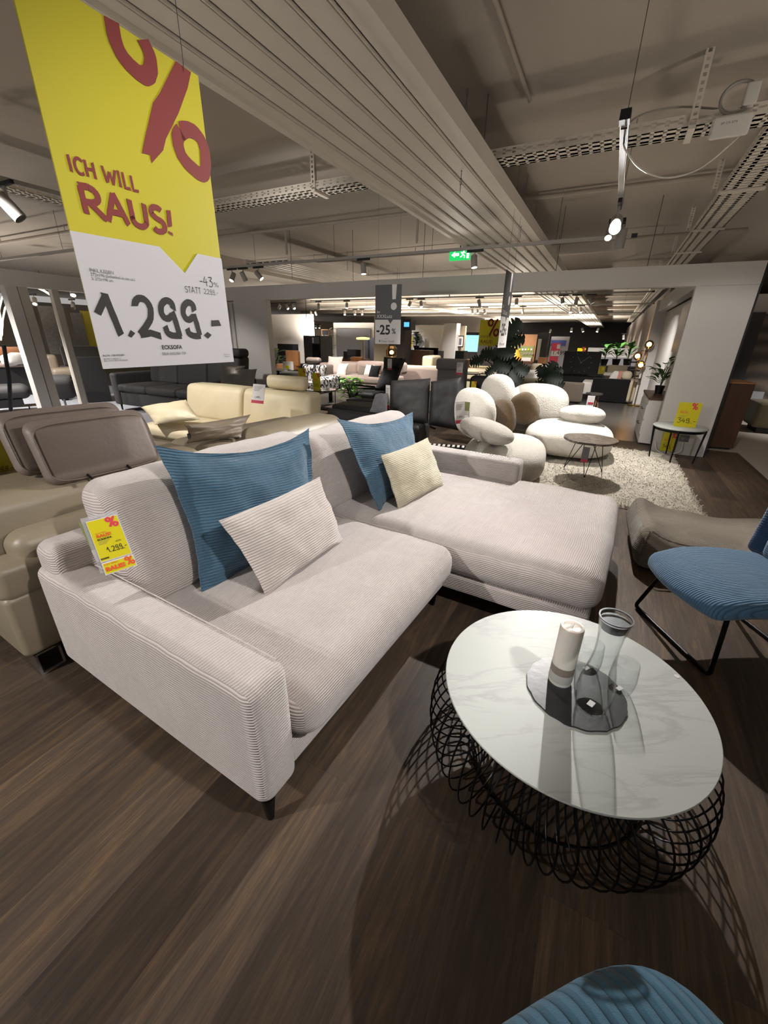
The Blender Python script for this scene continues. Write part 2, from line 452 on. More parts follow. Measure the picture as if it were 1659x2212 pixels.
wv = t.add('ShaderNodeTexWave', wave_type='BANDS', bands_direction='Y'); t.link(t.mapping(va.outputs[0], (.5, 2.1, 1)), wv.inputs['Vector']); wv.inputs['Scale'].default_value = 4; wv.inputs['Distortion'].default_value = 9; wv.inputs['Detail'].default_value = 3; wv.inputs['Detail Scale'].default_value = .7
ramp = t.add('ShaderNodeValToRGB'); t.link(g1, ramp.inputs[0]); e = ramp.color_ramp.elements
e[0].position = .27; e[0].color = lin('483f39'); e[1].position = .76; e[1].color = lin('967755'); x = e.new(.5); x.color = lin('645547')
c1 = t.mix(t.math('MULTIPLY', wv.outputs['Fac'], .2), ramp.outputs[0], lin('41362f'))
c1 = t.mix(t.math('MULTIPLY', t.math('SUBTRACT', 1, g2), .38), c1, lin('3a302a'))
tone = t.math('ADD', t.math('MULTIPLY', pk, .95), .62)
cmul = t.add('ShaderNodeCombineColor'); [t.link(tone, cmul.inputs[i]) for i in range(3)]
c2 = t.mix(1.0, c1, cmul.outputs[0], 'MULTIPLY')
hue = t.noise(va.outputs[0], .35, 2); c2 = t.mix(t.math('MULTIPLY', hue, .6), c2, t.mix(1.0, c2, lin('c6c8c6'), 'MULTIPLY'))
kv = t.add('ShaderNodeTexVoronoi'); t.link(t.mapping(va.outputs[0], (.9, 2.6, 1)), kv.inputs['Vector']); kv.inputs['Scale'].default_value = 1.15; kd = t.math('ADD', kv.outputs['Distance'], t.math('MULTIPLY', t.math('SUBTRACT', g1, .5), .12)); km = t.math('SUBTRACT', 1, t.math('MULTIPLY', kd, 4.2), True); kr = t.math('ADD', t.math('MULTIPLY', t.math('SINE', t.math('MULTIPLY', kd, 190)), .5), .5); c2 = t.mix(t.math('MULTIPLY', t.math('MULTIPLY', kr, km), .7), c2, lin('241a15'))
fg = t.noise(t.mapping(va.outputs[0], (5, 150, 1)), 1.5, 5, .8); c2 = t.mix(t.math('MULTIPLY', t.math('POWER', fg, 2.0), 1.3, True), c2, lin('2a211c'))
c3 = t.mix(t.math('MULTIPLY', br.outputs['Fac'], .35), c2, lin('1d1714'))
t.setc(c3); t.b.inputs['Roughness'].default_value = .5; t.b.inputs['Specular IOR Level'].default_value = .35
hb = t.math('SUBTRACT', t.math('MULTIPLY', g2, .5), br.outputs['Fac']); t.nrm(t.bump(hb, .25, .002))
# other surfaces
t = NT('marble_glass'); o = t.coord()
v1 = t.noise(t.mapping(o, (.8, 3.4, 1), (0, 0, -.62)), 2.2, 5, .6, .7); rg = t.math('ABSOLUTE', t.math('SUBTRACT', v1, .5)); ve = t.math('SUBTRACT', 1, t.math('MULTIPLY', rg, 22), True)
fade = t.noise(o, 3, 2); cl = t.noise(t.mapping(o, (1.5, 4, 1), (0, 0, .9)), 2.5, 5, .6, .8)
c1 = t.mix(t.math('MULTIPLY', cl, .3), lin('b4b9b4'), lin('a2a3a5')); c2 = t.mix(t.math('MULTIPLY', t.math('MULTIPLY', ve, fade), .6), c1, lin('857d86'))
t.setc(c2); t.p(Roughness=.5)
t = NT('slate'); o = t.coord(); t.setc(t.mix(t.noise(o, 25, 5), lin('1c1c1e'), lin('323234'))); t.nrm(t.bump(t.noise(o, 60, 5), .2, .002)); t.p(Roughness=.35)
t = NT('dark_stone'); o = t.coord(); ve = t.math('SUBTRACT', 1, t.math('MULTIPLY', t.math('ABSOLUTE', t.math('SUBTRACT', t.noise(o, 6, 5, .6, 1.5), .5)), 16), True)
t.setc(t.mix(t.math('MULTIPLY', ve, .6), lin('4a4038'), lin('a3937e'))); t.p(Roughness=.35)
t = NT('walnut'); o = t.coord(); t.setc(t.mix(t.noise(t.mapping(o, (8, 8, .8)), 3, 5, .6, .6), lin('3b2519'), lin('5d3d29'))); t.p(Roughness=.45)
t = NT('wood_light'); o = t.coord(); t.setc(t.mix(t.noise(t.mapping(o, (8, 8, .8)), 3, 5, .6, .6), lin('8a5a35'), lin('bb8454'))); t.p(Roughness=.5)
t = NT('carpet_light'); o = t.coord(); t.setc(t.mix(t.noise(o, 160, 3), lin('8d847b'), lin('b3aaa0'))); t.nrm(t.bump(t.noise(o, 300, 2), .6, .004)); t.p(Roughness=.95)
t = NT('carpet_grey'); o = t.coord(); t.setc(t.mix(t.noise(o, 160, 3), lin('7f8086'), lin('a5a6ac'))); t.nrm(t.bump(t.noise(o, 300, 2), .6, .004)); t.p(Roughness=.95)
t = NT('polished_concrete'); o = t.coord(); t.setc(t.mix(t.noise(o, 1.6, 5, .6), lin('3f3d3a'), lin('5b5854'))); t.p(Roughness=.28)
t = NT('ceiling_paint'); o = t.coord(); t.setc(t.mix(t.noise(o, .7, 5, .6), lin('a89f93'), lin('b6ada1'))); t.nrm(t.bump(t.noise(o, 25, 3), .2, .004)); t.p(Roughness=.9)
plain('wall_white', 'cfcbc6', .75, var=.02, vscale=2); plain('wall_warm', 'c6bfb5', .8, var=.03, vscale=2); plain('wall_taupe', '8f867e', .8, var=.03, vscale=2)
plain('wall_dark', '3a3a3e', .8, var=.05, vscale=2); plain('wall_beige', 'b8a88c', .8, var=.03); plain('wall_brown', '4a3f3c', .8, var=.05); plain('wall_cord', '6c6c72', .85, var=.1, vscale=9)
plain('slat_white', 'ece5d8', .4, var=.03, vscale=3); plain('steel_white', 'e4dccd', .5, var=.05); plain('pipe_paint', 'a89e92', .6, var=.05)
plain('steel', '8d8f93', .3, 1.0, var=.04); plain('chrome', 'c9cbd0', .12, 1.0, var=0); plain('black_metal', '0e0e0f', .38, .6, var=0); plain('grey_metal', '5a5a5a', .4, .6, var=0)
plain('lamp_grey', 'a29e98', .5, .2, var=0); plain('gold', 'b08a3c', .25, 1.0, var=0); plain('black_matt', '111112', .6, var=0); plain('black_gloss', '060607', .12, var=0, coat=.5)
plain('plastic_white', 'dedad2', .4, var=0); plain('paper_white', 'd8d4d2', .6, var=0); plain('sheet_white', 'b9b6ba', .6, var=0); plain('board_yellow', 'b3a902', .5, var=0); plain('paper_yellow', 'cbbf04', .5, var=0); plain('paper_grey', '4a4c4c', .55, var=0)
plain('ink_red', '74140d', .6, var=0); plain('ink_pinkred', 'd0384c', .6, var=0); plain('ink_black', '15120f', .6, var=0); plain('ink_grey', '6a6668', .6, var=0); plain('ink_orange', 'dc4a28', .6, var=0)
plain('label_blue', '3c4c90', .6, var=.1); fabric('fabric_rosep', 'c0aaa2', 500); plain('label_red', 'b8344a', .6, var=0); plain('label_green', '7c8450', .5, var=0); plain('sticker', 'bcbcb8', .5, var=0); plain('paper_orange', 'e8a030', .5, var=0)
plain('leaf', '3c6a2a', .45, var=.25, vscale=12); plain('leaf_dark', '16301a', .4, var=.25, vscale=10); plain('leaf_bright', '74b53c', .45, var=.25, vscale=14); plain('leaf_pale', '9fc07c', .5, var=.2, vscale=14)
plain('stem_brown', '4a3826', .7, var=.2); plain('stem_green', '3d5a2a', .6, var=.2); plain('pot_black', '0f0f10', .35, var=0); plain('soil', '2a2019', .95, var=.2)
t = NT('wax'); t.setc(lin('e2dfd6')); t.p(Roughness=.35, Subsurface_Weight=.3, Subsurface_Scale=.02)

t = NT('clear_glass'); lw = t.add('ShaderNodeLayerWeight'); lw.inputs[0].default_value = .5; fr_ = t.math('ADD', t.math('MULTIPLY', t.math('POWER', lw.outputs['Facing'], 4.5), .8), .03, True); tb_ = t.add('ShaderNodeBsdfTransparent'); tb_.inputs[0].default_value = (.96, .97, .968, 1); gb = t.add('ShaderNodeBsdfGlossy'); gb.inputs['Roughness'].default_value = .02
mx = t.add('ShaderNodeMixShader'); t.link(fr_, mx.inputs[0]); t.link(tb_.outputs[0], mx.inputs[1]); t.link(gb.outputs[0], mx.inputs[2]); t.link(mx.outputs[0], t.n['Material Output'].inputs[0])
glass('smoke_glass', 'b59a6a', .02)
t = NT('film'); t.setc(lin('c8c8cc')); t.p(Roughness=.15, Alpha=.35)
emit('lens_on', 'fff4e2', 14); emit('lens_hot', 'fff0d8', 60); plain('lens_off', '5d5a55', .4, var=0); emit('led_strip', 'ffe0b8', 4); emit('bulb_warm', 'ffc887', 22)
emit('exit_green', '12a04c', 1.6); emit('exit_white', 'e8fff0', 1.8); emit('screen_blue', '8fd0e8', 1.3); emit('screen_small', '58a8e0', 1.4); emit('screen_glare', 'd8f4ff', 5); emit('shade_glow', 'ffd88a', 1.6)
t = NT('abstract_print'); o = t.coord(); nz = t.noise(t.mapping(o, (1, 1, .6)), 9, 2, .5, 2.5); r_ = t.add('ShaderNodeValToRGB'); r_.color_ramp.interpolation = 'CONSTANT'; t.link(nz, r_.inputs[0]); r_.color_ramp.elements[0].color = lin('1c1a1c'); r_.color_ramp.elements[1].position = .5; r_.color_ramp.elements[1].color = lin('cfc9c2'); t.setc(r_.outputs[0]); t.p(Roughness=.85)
t = NT('silver_art'); o = t.coord(); nz = t.noise(o, 11, 5, .8, 2.); t.setc(t.mix(nz, lin('26221f'), lin('b0aca4'))); t.p(Roughness=.35, Metallic=.5)
t = NT('flower_art'); o = t.coord(); wv = t.add('ShaderNodeTexWave', wave_type='RINGS', rings_direction='Y'); t.link(t.mapping(o, (1, 1, 1)), wv.inputs['Vector']); wv.inputs['Scale'].default_value = 1.1; wv.inputs['Distortion'].default_value = 5; wv.inputs['Detail'].default_value = 3
t.setc(t.mix(wv.outputs['Fac'], lin('3f3832'), lin('6c6156'))); t.p(Roughness=.7)
t = NT('orange_art'); o = t.coord(); t.setc(t.mix(t.noise(t.mapping(o, (2, 2, .5)), 3, 4, .6, 1), lin('b07a3a'), lin('e0b070'))); t.p(Roughness=.6)

# ---------------------------------------------------------------- room shell (axes: x runs to the right across the store, y along it)
RM = Matrix.Rotation(RB, 4, 'Z')
def room(o):
    o.rotation_euler = (0, 0, RB); return o
def bx(mb, h0, h1, p0, p1, z0, z1): return mb.box(-max(h0, h1), -min(h0, h1), p0, p1, z0, z1)
def rstruct(name, mb, m): return room(struct(name, mb, m))
f = MB(); bx(f, -1.9, 6.3, -3.5, 7.42, -.05, 0); fo = rstruct('floor', f, 'oak_boards')
# boards run along the store: turn the board pattern by building that floor in its own axes
fo.data.transform(Matrix.Rotation(-PI / 2, 4, 'Z')); fo.rotation_euler = (0, 0, RB + PI / 2)
f = MB(); bx(f, -14, -1.9, -3.5, 7.42, -.05, 0.004); bx(f, -14, -1.5, 7.42, 62, -.05, 0.004); rstruct('floor', f, 'carpet_light')
f = MB(); bx(f, 6.3, 26, -3.5, 7.42, -.05, 0.004); rstruct('floor', f, 'carpet_grey')
f = MB(); bx(f, -1.5, 26, 7.42, 62, -.05, 0.002); rstruct('floor', f, 'polished_concrete')
f = MB(); bx(f, -14, 26, -3.5, 62, 3.08, 3.18); rstruct('ceiling', f, 'ceiling_paint')
f = MB(); bx(f, 8.1, 8.9, 7, 40, 2.85, 3.079); rstruct('trim_1', f, 'ceiling_paint')
# portal across the store: header, right pier, left pier
f = MB(); bx(f, -1.40, 8.7, 6.85, 7.0, 2.09, 2.33); rstruct('wall_front', f, 'wall_white')
f = MB(); bx(f, -1.40, -.78, 6.86, 6.98, 0, 2.089); rstruct('wall_right', f, 'wall_white')
f = MB(); bx(f, -.90, -.78, 6.981, 12.0, 2.07, 2.31); bx(f, -.95, -.72, 12.0, 12.25, 0, 2.31); bx(f, -1.05, -.95, 6.99, 12.24, 0, 2.069); rstruct('wall_right', f, 'wall_white')
f = MB(); bx(f, -1.422, -1.401, 6.86, 6.93, 0, 2.33); rstruct('trim_2', f, 'black_matt')
f = MB(); bx(f, 6.17, 7.02, 6.84, 6.98, 0, 2.089); bx(f, 7.021, 8.7, 7.12, 7.2, 0, 2.089)
for i in range(6): bx(f, 7.06 + i * .13, 7.12 + i * .13, 7.08, 7.119, 0, 2.06)
rstruct('wall_left', f, 'wall_white')
f = MB(); bx(f, -1.0, -.93, 12.3, 60, 0, 2.6); rstruct('wall_right', f, 'wall_taupe')
f = MB(); bx(f, -1.2, 9, 48, 48.2, 0, 3.079); rstruct('wall_back', f, 'wall_dark')
f = MB(); bx(f, 9, 26, 34, 34.2, 0, 3.079); bx(f, 22, 22.2, -2, 34, 0, 2.6); rstruct('wall_left', f, 'wall_warm')
f = MB(); bx(f, -13, -12.8, -3, 40, 0, 3.079); bx(f, -12.8, -1.5, 24, 24.2, 0, 3.079); rstruct('wall_right', f, 'wall_taupe')
# ---------------------------------------------------------------- the corner sofa
sofa = thing('corner_sofa', 'large blush corduroy corner sofa with a chaise and slim black feet', 'sofa', SO, SA)
CB = 'cord_blush'
def arm_fn(w, t): return w
m = MB(); m.rbox(0, .155, .0, 1.24, .11, .585, .042, 5, (2, 10, 6), (.006, .012, .004), M_=None); m.build('armrest', CB, sofa)
m = MB()
for z0 in (.583,): m.tube([(.141, .04, .5835), (.142, .3, .586), (.142, .7, .586), (.141, 1.1, .5835)], .0022, 6)
m.build('piping', 'fabric_blush', sofa)
m = MB(); m.rbox(2.585, 2.76, -.055, 1.24, .30, .588, .03, 4, (2, 10, 3), (.004, .006, .004)); m.build('armrest', CB, sofa)
m = MB(); m.rbox(.02, 2.745, 1.06, 1.24, .11, .69, .05, 4, (10, 2, 4), (0, 0, .004)); m.build('back_frame', CB, sofa)
m = MB(); m.rbox(.158, 1.44, .035, 1.1, .11, .215, .012, 2, (6, 3, 1)); m.build('base', CB, sofa)
m = MB(); m.rbox(1.42, 2.72, -.735, 1.1, .11, .215, .02, 2, (6, 6, 1)); m.build('base', CB, sofa)
def wr(amp, sc, seed):
    def fn(w, t):
        k = noise.noise(Vector((w.x * sc + seed, w.y * sc, w.z * sc))) * amp
        k2 = noise.noise(Vector((w.x * sc * 2.7, w.y * sc * 2.7 + seed, w.z * sc))) * amp * .4
        return w + Vector((k * .3, k * .3, k + k2))
    return fn
m = MB(); m.rbox(.16, 1.405, -.04, .90, .215, .425, .085, 5, (22, 16, 3), (.006, .012, .022), wr(.010, 3.1, 2)); m.build('seat_cushion', CB, sofa)
def ch(w, t):
    w = wr(.011, 2.6, 7)(w, t)
    if w.y > -.05 and w.x > 2.58: w.x = 2.58 + (w.x - 2.58) * max(0., 1 - (w.y + .05) * 20) if w.y < 0 else min(w.x, 2.583)
    return w
m = MB(); m.rbox(1.41, 2.755, -.765, .90, .205, .43, .09, 5, (24, 28, 3), (.012, .012, .020), ch); m.build('chaise_cushion', CB, sofa)
def backc(u0, u1, top, seed):
    def fn(w, t):
        z = w.z; lean = (z - .40) * .22
        k = wr(.012, 4.2, seed)(w, t) - w
        w = w + Vector((0, lean, 0)) + Vector((k.z * .4, k.z, k.z * .5))
        return w
    m = MB(); m.rbox(u0, u1, .80, 1.0, .40, top, .075, 5, (18, 3, 12), (.01, .045, .012), fn); return m.build('back_cushion', CB, sofa)
backc(.165, 1.335, .925, 3); backc(1.345, 2.60, .885, 9)
def foot(x, y, dx=0, dy=0):
    m = MB(); m.lathe([(.010, 0), (.012, .004), (.024, .108), (.024, .112)], (0, 0, 0), 14, Matrix(((1, 0, -dx, 0), (0, 1, -dy, 0), (0, 0, 1, 0), (0, 0, 0, 1))))
    for i, v in enumerate(m.v): m.v[i] = (v[0] + x + dx * .11, v[1] + y + dy * .11, v[2])
    m.build('leg', 'black_metal', sofa)
for q in ((.04, .035), (.06, 1.19), (.16, 1.16), (1.38, .07), (1.46, -.69), (2.68, -.69), (2.7, 1.18), (1.42, 1.16)): foot(*q)

# pillows given by their four corners on the sofa
def pillow(name, mat, root, c, thick, inset=.05, flange=0., n=26, seed=0, wr_=.006, side=1, e=2.2, sag=0.0):
    """c: corners bottom-left, bottom-right, top-right, top-left (in the root's axes)"""
    bl, br_, tr, tl = [Vector(q) for q in c]
    W_ = ((br_ - bl).length + (tr - tl).length) / 2; H_ = ((tl - bl).length + (tr - br_).length) / 2
    m = MB()
    for sgn in (1, -1):
        vs = []; uvs = []
        for i in range(n + 1):
            for j in range(n + 1):
                a = -1 + 2 * i / n; b = -1 + 2 * j / n
                a2 = a * (1 - inset * (1 - b * b)); b2 = b * (1 - inset * (1 - a * a))
                s_, t_ = (a2 + 1) / 2, (b2 + 1) / 2
                p = bl * ((1 - s_) * (1 - t_)) + br_ * (s_ * (1 - t_)) + tr * (s_ * t_) + tl * ((1 - s_) * t_)
                nn = (br_ - bl + tr - tl).cross(tl - bl + tr - br_).normalized()
                f_ = 1 - flange
                ea = max(0, 1 - (abs(a) / f_) ** e) if abs(a) < f_ else 0; eb = max(0, 1 - (abs(b) / f_) ** e) if abs(b) < f_ else 0
                h_ = thick / 2 * (ea * eb) ** .5 + .0025
                k = noise.noise(Vector((a * 2.3 + seed, b * 2.3, seed * 1.7))) * wr_ * 2 + noise.noise(Vector((a * 6 + seed, b * 6, seed))) * wr_ * .6
                p = p + nn * (sgn * h_ + k) + Vector((0, 0, -sag * (1 - a * a) * max(0, b)))
                vs.append(p); uvs.append((s_ * W_, t_ * H_))
        q = n + 1
        m.add(vs, [(i * q + j, (i + 1) * q + j, (i + 1) * q + j + 1, i * q + j + 1) for i in range(n) for j in range(n)], uvs)
    # seam round the edge
    k = (n + 1) ** 2; q = n + 1
    ring = [i * q for i in range(n)] + [n * q + j for j in range(n)] + [(n - i) * q + n for i in range(n)] + [n - j for j in range(n)]
    for i in range(len(ring)):
        a, b = ring[i], ring[(i + 1) % len(ring)]; m.f.append((a, b, b + k, a + k))
    return m.build(name, mat, root)
def pil(name, label, group, mat, pts, thick, **k):
    c = [SO + SU * p.x + SV * p.y + Vector((0, 0, p.z)) for p in pts]
    base = (c[0] + c[1]) / 2
    r = thing(name, label, 'pillow', base, SA, group)
    pillow('cover', mat, r, [local(r, p) for p in c], thick, **k)
    return r
def mv(v, du=0, dv=0, dz=0): return Vector((v.x + du, v.y + dv, v.z + dz))
b1 = [SZ(437, 1278, .435), S(705, 1185, .64), S(668, 925, .83), S(333, 962, .86)]
pil('throw_pillow', 'large blue corduroy pillow with flanged edge on the left half of the blush sofa', 'pillows on the corner sofa', 'cord_blue_uv', b1, .17, inset=.09, flange=.13, seed=3, wr_=.012, sag=.05)
b2 = [SZ(575, 1288, .445), SZ(742, 1165, .45), S(690, 1030, .62), S(472, 1125, .60)]
pil('throw_pillow', 'small blush lumbar pillow leaning on the larger of the blue pillows', 'pillows on the corner sofa', 'cord_blush_uv', b2, .13, inset=.05, seed=5, wr_=.006)
b3 = [SZ(815, 1104, .435), S(912, 1060, .66), S(890, 890, .80), S(728, 905, .72)]
pil('throw_pillow', 'blue corduroy pillow on the right half of the sofa, behind a cream pillow', 'pillows on the corner sofa', 'cord_blue_uv', b3, .15, inset=.08, flange=.12, seed=8, wr_=.010, sag=.03)
b4 = [SZ(862, 1099, .44), SZ(959, 1050, .44), S(924, 945, .58), S(823, 984, .56)]
pil('throw_pillow', 'small cream corduroy pillow leaning on the right blue pillow', 'pillows on the corner sofa', 'cord_cream_uv', b4, .12, inset=.05, seed=11, wr_=.006)
# ---------------------------------------------------------------- coffee table and what stands on it
TC = Vector((.645, 1.05, 0)); TZ = .365
tb = thing('coffee_table', 'round coffee table with white marbled glass top on a black wire basket', 'table', TC)
m = MB(); m.lathe([(.0, TZ - .008), (.417, TZ - .008), (.42, TZ - .005), (.42, TZ - .002), (.418, TZ), (.0, TZ)], seg=96, cap=False); m.build('table_top', 'marble_glass', tb)
m = MB()
m.tube([(.395 * math.cos(R(a)), .395 * math.sin(R(a)), TZ - .014) for a in range(0, 360, 5)], .006, 6, True)
m.build('top_ring', 'black_metal', tb)
m = MB()
for rr, z in ((.235, .17), (.30, .008)):
    m.tube([(rr * math.cos(R(a)), rr * math.sin(R(a)), z) for a in range(0, 360, 6)], .005, 6, True)
m.build('inner_ring', 'black_metal', tb)
N = 58
for k in range(N):
    a0 = 2 * PI * k / N; pts = []
    for i in range(28):
        q = 2 * PI * i / 28
        rr = .345 + .118 * math.cos(q); z = .178 + .168 * math.sin(q)
        tw = .09 * math.cos(q)
        rr += .0; pts.append((rr * math.cos(a0 + tw), rr * math.sin(a0 + tw), z))
    m = MB(); m.tube(pts, .0031, 5, True); m.build('wire_hoop', 'black_metal', tb)
for ang in (20, 140, 260):
    m = MB(); m.lathe([(0, TZ - .02), (.014, TZ - .02), (.014, TZ - .0085), (0, TZ - .0085)], (.37 * math.cos(R(ang)), .37 * math.sin(R(ang)), 0), 16, cap=False); m.build('suction_pad', 'clear_glass', tb)
m = MB(); q = A(1462, 1461, TZ) - TC; m.lathe([(0, TZ + .0002), (.009, TZ + .0002), (.009, TZ + .001), (0, TZ + .001)], q * 1, 16); 
for i, v in enumerate(m.v): m.v[i] = (v[0], v[1], v[2] - q.z)
m.build('felt_pad', 'paper_white', tb)
TR = Vector((.652, 1.025, TZ))
m = MB(); prof = []
for i in range(64):
    a = 2 * PI * i / 64; rr = .155 + .0016 * math.sin(a * 17) + rnd.uniform(-.001, .001); prof.append((rr * math.cos(a), rr * math.sin(a)))
m.prism(prof, .0005, .0065, (0, 0, 0), (1, 0, 0), (0, 1, 0)); o = m.build('serving_tray', 'slate', None, sharp=30, loc=TR)
tag(o, 'round dark slate tray on the marbled coffee table', 'tray')
TT = TZ + .0068
cd = thing('pillar_candle', 'thick white pillar candle with paper band on the slate tray', 'candle', A(1209, 1468, TT))
CRD = .037
m = MB(); m.lathe([(0, .0), (CRD, .0), (CRD, .222), (CRD - .002, .228), (CRD - .008, .229), (CRD - .012, .224), (.004, .219), (0, .219)], seg=40, cap=False); m.build('wax_body', 'wax', cd)
m = MB(); m.tube([(0, 0, .217), (.001, 0, .228), (.006, .003, .236), (.012, .004, .238)], .0011, 6); m.build('wick', 'paper_white', cd)
m = MB(); m.lathe([(CRD + .0005, .045), (CRD + .0008, .045), (CRD + .0008, .075), (CRD + .0005, .075)], seg=40, cap=False); m.build('paper_band', 'label_beige' if 'label_beige' in MATS else 'ink_grey', cd)
m = MB(); m.lathe([(CRD + .0009, .012), (CRD + .0011, .012), (CRD + .0011, .045), (CRD + .0009, .045)], seg=40, cap=False); m.build('label_sleeve', 'sticker', cd)
def vessel(name, label, pos, prof_o, wall, lid=None, group=None, base=.006):
    r = thing(name, label, 'carafe' if lid else 'glass', pos, 0, group)
    inner = [(max(.0, x - wall), max(z, base)) for x, z in prof_o if z >= base * .5]
    pr = [(0, 0)] + prof_o + [(prof_o[-1][0] - wall / 2, prof_o[-1][1] + wall / 3)] + list(reversed(inner)) + [(0, base)]
    m = MB(); m.lathe(pr, seg=40, cap=False); m.build('glass_body', 'clear_glass', r)
    return r
cf = vessel('water_carafe', 'tall clear glass carafe with a steel lid on the slate tray', A(1275, 1526, TT),
            [(x_, z_ * 1.17) for x_, z_ in ((.036, 0), (.046, .006), (.052, .03), (.054, .06), (.051, .09), (.044, .125), (.037, .155), (.033, .185), (.0325, .215), (.036, .25), (.0405, .275), (.0435, .295))], .0022, lid=1, base=.012)
m = MB(); m.lathe([(0, .310), (.034, .310), (.039, .336), (.039, .338), (0, .338)], seg=36, cap=False); m.lathe([(.041, .3465), (.0455, .3465), (.0455, .350), (.041, .350), (.041, .3465)], seg=36, cap=False); m.build('lid', 'steel', cf)
m = MB(); m.lathe([(0, .350), (.043, .350), (.043, .3515), (0, .3515)], seg=36, cap=False); m.build('lid_glass', 'clear_glass', cf)
gp = [(.025, 0), (.036, .006), (.041, .034), (.042, .056), (.040, .09), (.037, .118)]
for q, lb in (((1337, 1490), 'clear stemless water glass on the tray at the right of the carafe'), ((1266, 1446), 'clear stemless water glass on the tray between candle and carafe')):
    g = vessel('water_glass', lb, A(q[0], q[1], TT), gp, .0016, group='water glasses on the tray')
    m = MB(); m.box(-.011, .011, -.007, .007, .0070, .0073, Matrix.Rotation(.5, 4, 'Z')); m.build('price_sticker', 'paper_white', g)
m = MB(); m.box(-.013, .013, -.009, .009, .0126, .0130, Matrix.Rotation(.7, 4, 'Z')); m.build('price_sticker', 'paper_white', cf)

# ---------------------------------------------------------------- blue lounge chair at the right
c1 = A(1405, 1187, .43); c2 = A(1556, 1305, .43)
fx = (c2 - c1).normalized(); ang = math.atan2(fx.y, fx.x) + PI / 2      # local x = depth away from the front edge, y = along it
chb = thing('lounge_chair', 'blue corduroy lounge chair on a black steel frame, at the right edge', 'chair', Vector(((c1.x + c2.x) / 2, (c1.y + c2.y) / 2, 0)), ang)
def seatf(w, t):
    # seat plan: narrow front, wider waist, front lip dropping
    x = (w.x - .0) / .66
    wd = 1.0 + .12 * math.sin(max(0, min(1, x)) * PI)
    z = w.z - .03 * max(0, .25 - x) * 4 + .015 * math.sin(x * PI) - .035 * x
    return Vector((w.x - .03 * (1 - t[1] ** 2) * (1 - x), w.y * wd, z))
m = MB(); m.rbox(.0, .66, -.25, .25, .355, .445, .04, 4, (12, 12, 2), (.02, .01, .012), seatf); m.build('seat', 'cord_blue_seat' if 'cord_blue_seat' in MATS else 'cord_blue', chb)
def backf(w, t):
    lean = (w.z - .42) * .12; b_ = .10 * (t[1] ** 2)
    return Vector((w.x + lean - b_, w.y * (1 - .18 * max(0, t[2]) ** 2), w.z))
m = MB(); m.rbox(.64, .73, -.30, .30, .40, .93, .045, 4, (2, 12, 10), (.03, 0, 0), backf); m.build('backrest', 'cord_blue_shaded', chb) if 'cord_blue_shaded' in MATS else m.build('backrest', 'cord_blue_dark', chb)
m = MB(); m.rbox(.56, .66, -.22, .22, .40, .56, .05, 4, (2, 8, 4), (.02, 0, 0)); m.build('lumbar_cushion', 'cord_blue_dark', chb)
fl_, fr_ = local(chb, A(1372, 1308, .012)), local(chb, A(1532, 1460, .012))
def bent(pts, rr, r=.010, seg=8):
    out = [Vector(pts[0])]
    for i in range(1, len(pts) - 1):
        p0, p1, p2 = map(Vector, pts[i - 1:i + 2]); a = (p0 - p1).normalized() * rr; b = (p2 - p1).normalized() * rr
        for k in range(6):
            t_ = k / 5; out.append((p1 + a) * (1 - t_) ** 2 + p1 * 2 * t_ * (1 - t_) + (p1 + b) * t_ ** 2)
    out.append(Vector(pts[-1])); return out
m = MB(); m.tube(bent([(.10, .20 * (1 if fl_.y > 0 else -1), .36), tuple(fl_), tuple(fr_), (.10, .20 * (1 if fr_.y > 0 else -1), .36)], .03), .0105, 10); m.build('front_leg_frame', 'black_metal', chb)
m = MB(); m.tube(bent([(.46, .2, .34), (.62, .29, .012), (.62, -.29, .012), (.46, -.2, .34)], .03), .0105, 10); m.build('rear_leg_frame', 'black_metal', chb)
m = MB(); m.box(.05, .5, -.19, -.17, .335, .355); m.box(.05, .5, .17, .19, .335, .355); m.build('seat_rail', 'black_metal', chb)

# ---------------------------------------------------------------- blue footstool at the bottom edge
ot = thing('footstool', 'round blue wide-rib corduroy footstool at the bottom edge', 'footstool', (.385, .125, 0), .35)
m = MB(); m.blob((0, 0, .25), .30, .235, .17, e=3.2, seg=48, ring=20); m.build('cushion', 'cord_wide_blue', ot)
m = MB(); m.lathe([(.14, 0), (.14, .09)], seg=24); m.build('base', 'black_matt', ot)

# ---------------------------------------------------------------- taupe pouf, shaggy rug, small wooden table
pc = [A(1352, 1165, .10), A(1420, 1235, .10)]
pf = thing('floor_pouf', 'slumped taupe corduroy floor pouf between the chaise and the blue chair', 'pouf', W(-.86, 3.33, 0), RB + R(2))
def pff(w, t):
    k = noise.noise(Vector((w.x * 3.1 + 4, w.y * 3.1, 0))) * .05 * max(0, t[2])
    dip = -.055 * max(0, t[2]) * (1 - (t[0] * 1.0) ** 2) 
    fl = 1 + .10 * (1 - abs(t[2]))
    return Vector((w.x * fl, w.y * fl, w.z + k + dip + .03 * max(0, t[2]) * abs(t[0]) ** 6))
m = MB(); m.rbox(-.44, .44, -.36, .36, .012, .30, .07, 5, (20, 18, 6), (.0, .0, .02), pff); m.build('cover', 'cord_taupe', pf)
m = MB(); m.tube([pff(Vector((x, -.352, .288)), (x / .44, -1, .93)) + Vector((0, -.006, .004)) for x in [-.40 + .8 * i / 16 for i in range(17)]], .006, 6)
m.tube([pff(Vector((-.405, -.352, z)), (-.95, -1, (z - .156) / .144)) + Vector((-.004, -.008, 0)) for z in [.05 + .235 * i / 8 for i in range(9)]], .006, 6); m.build('piping', 'cord_taupe', pf)

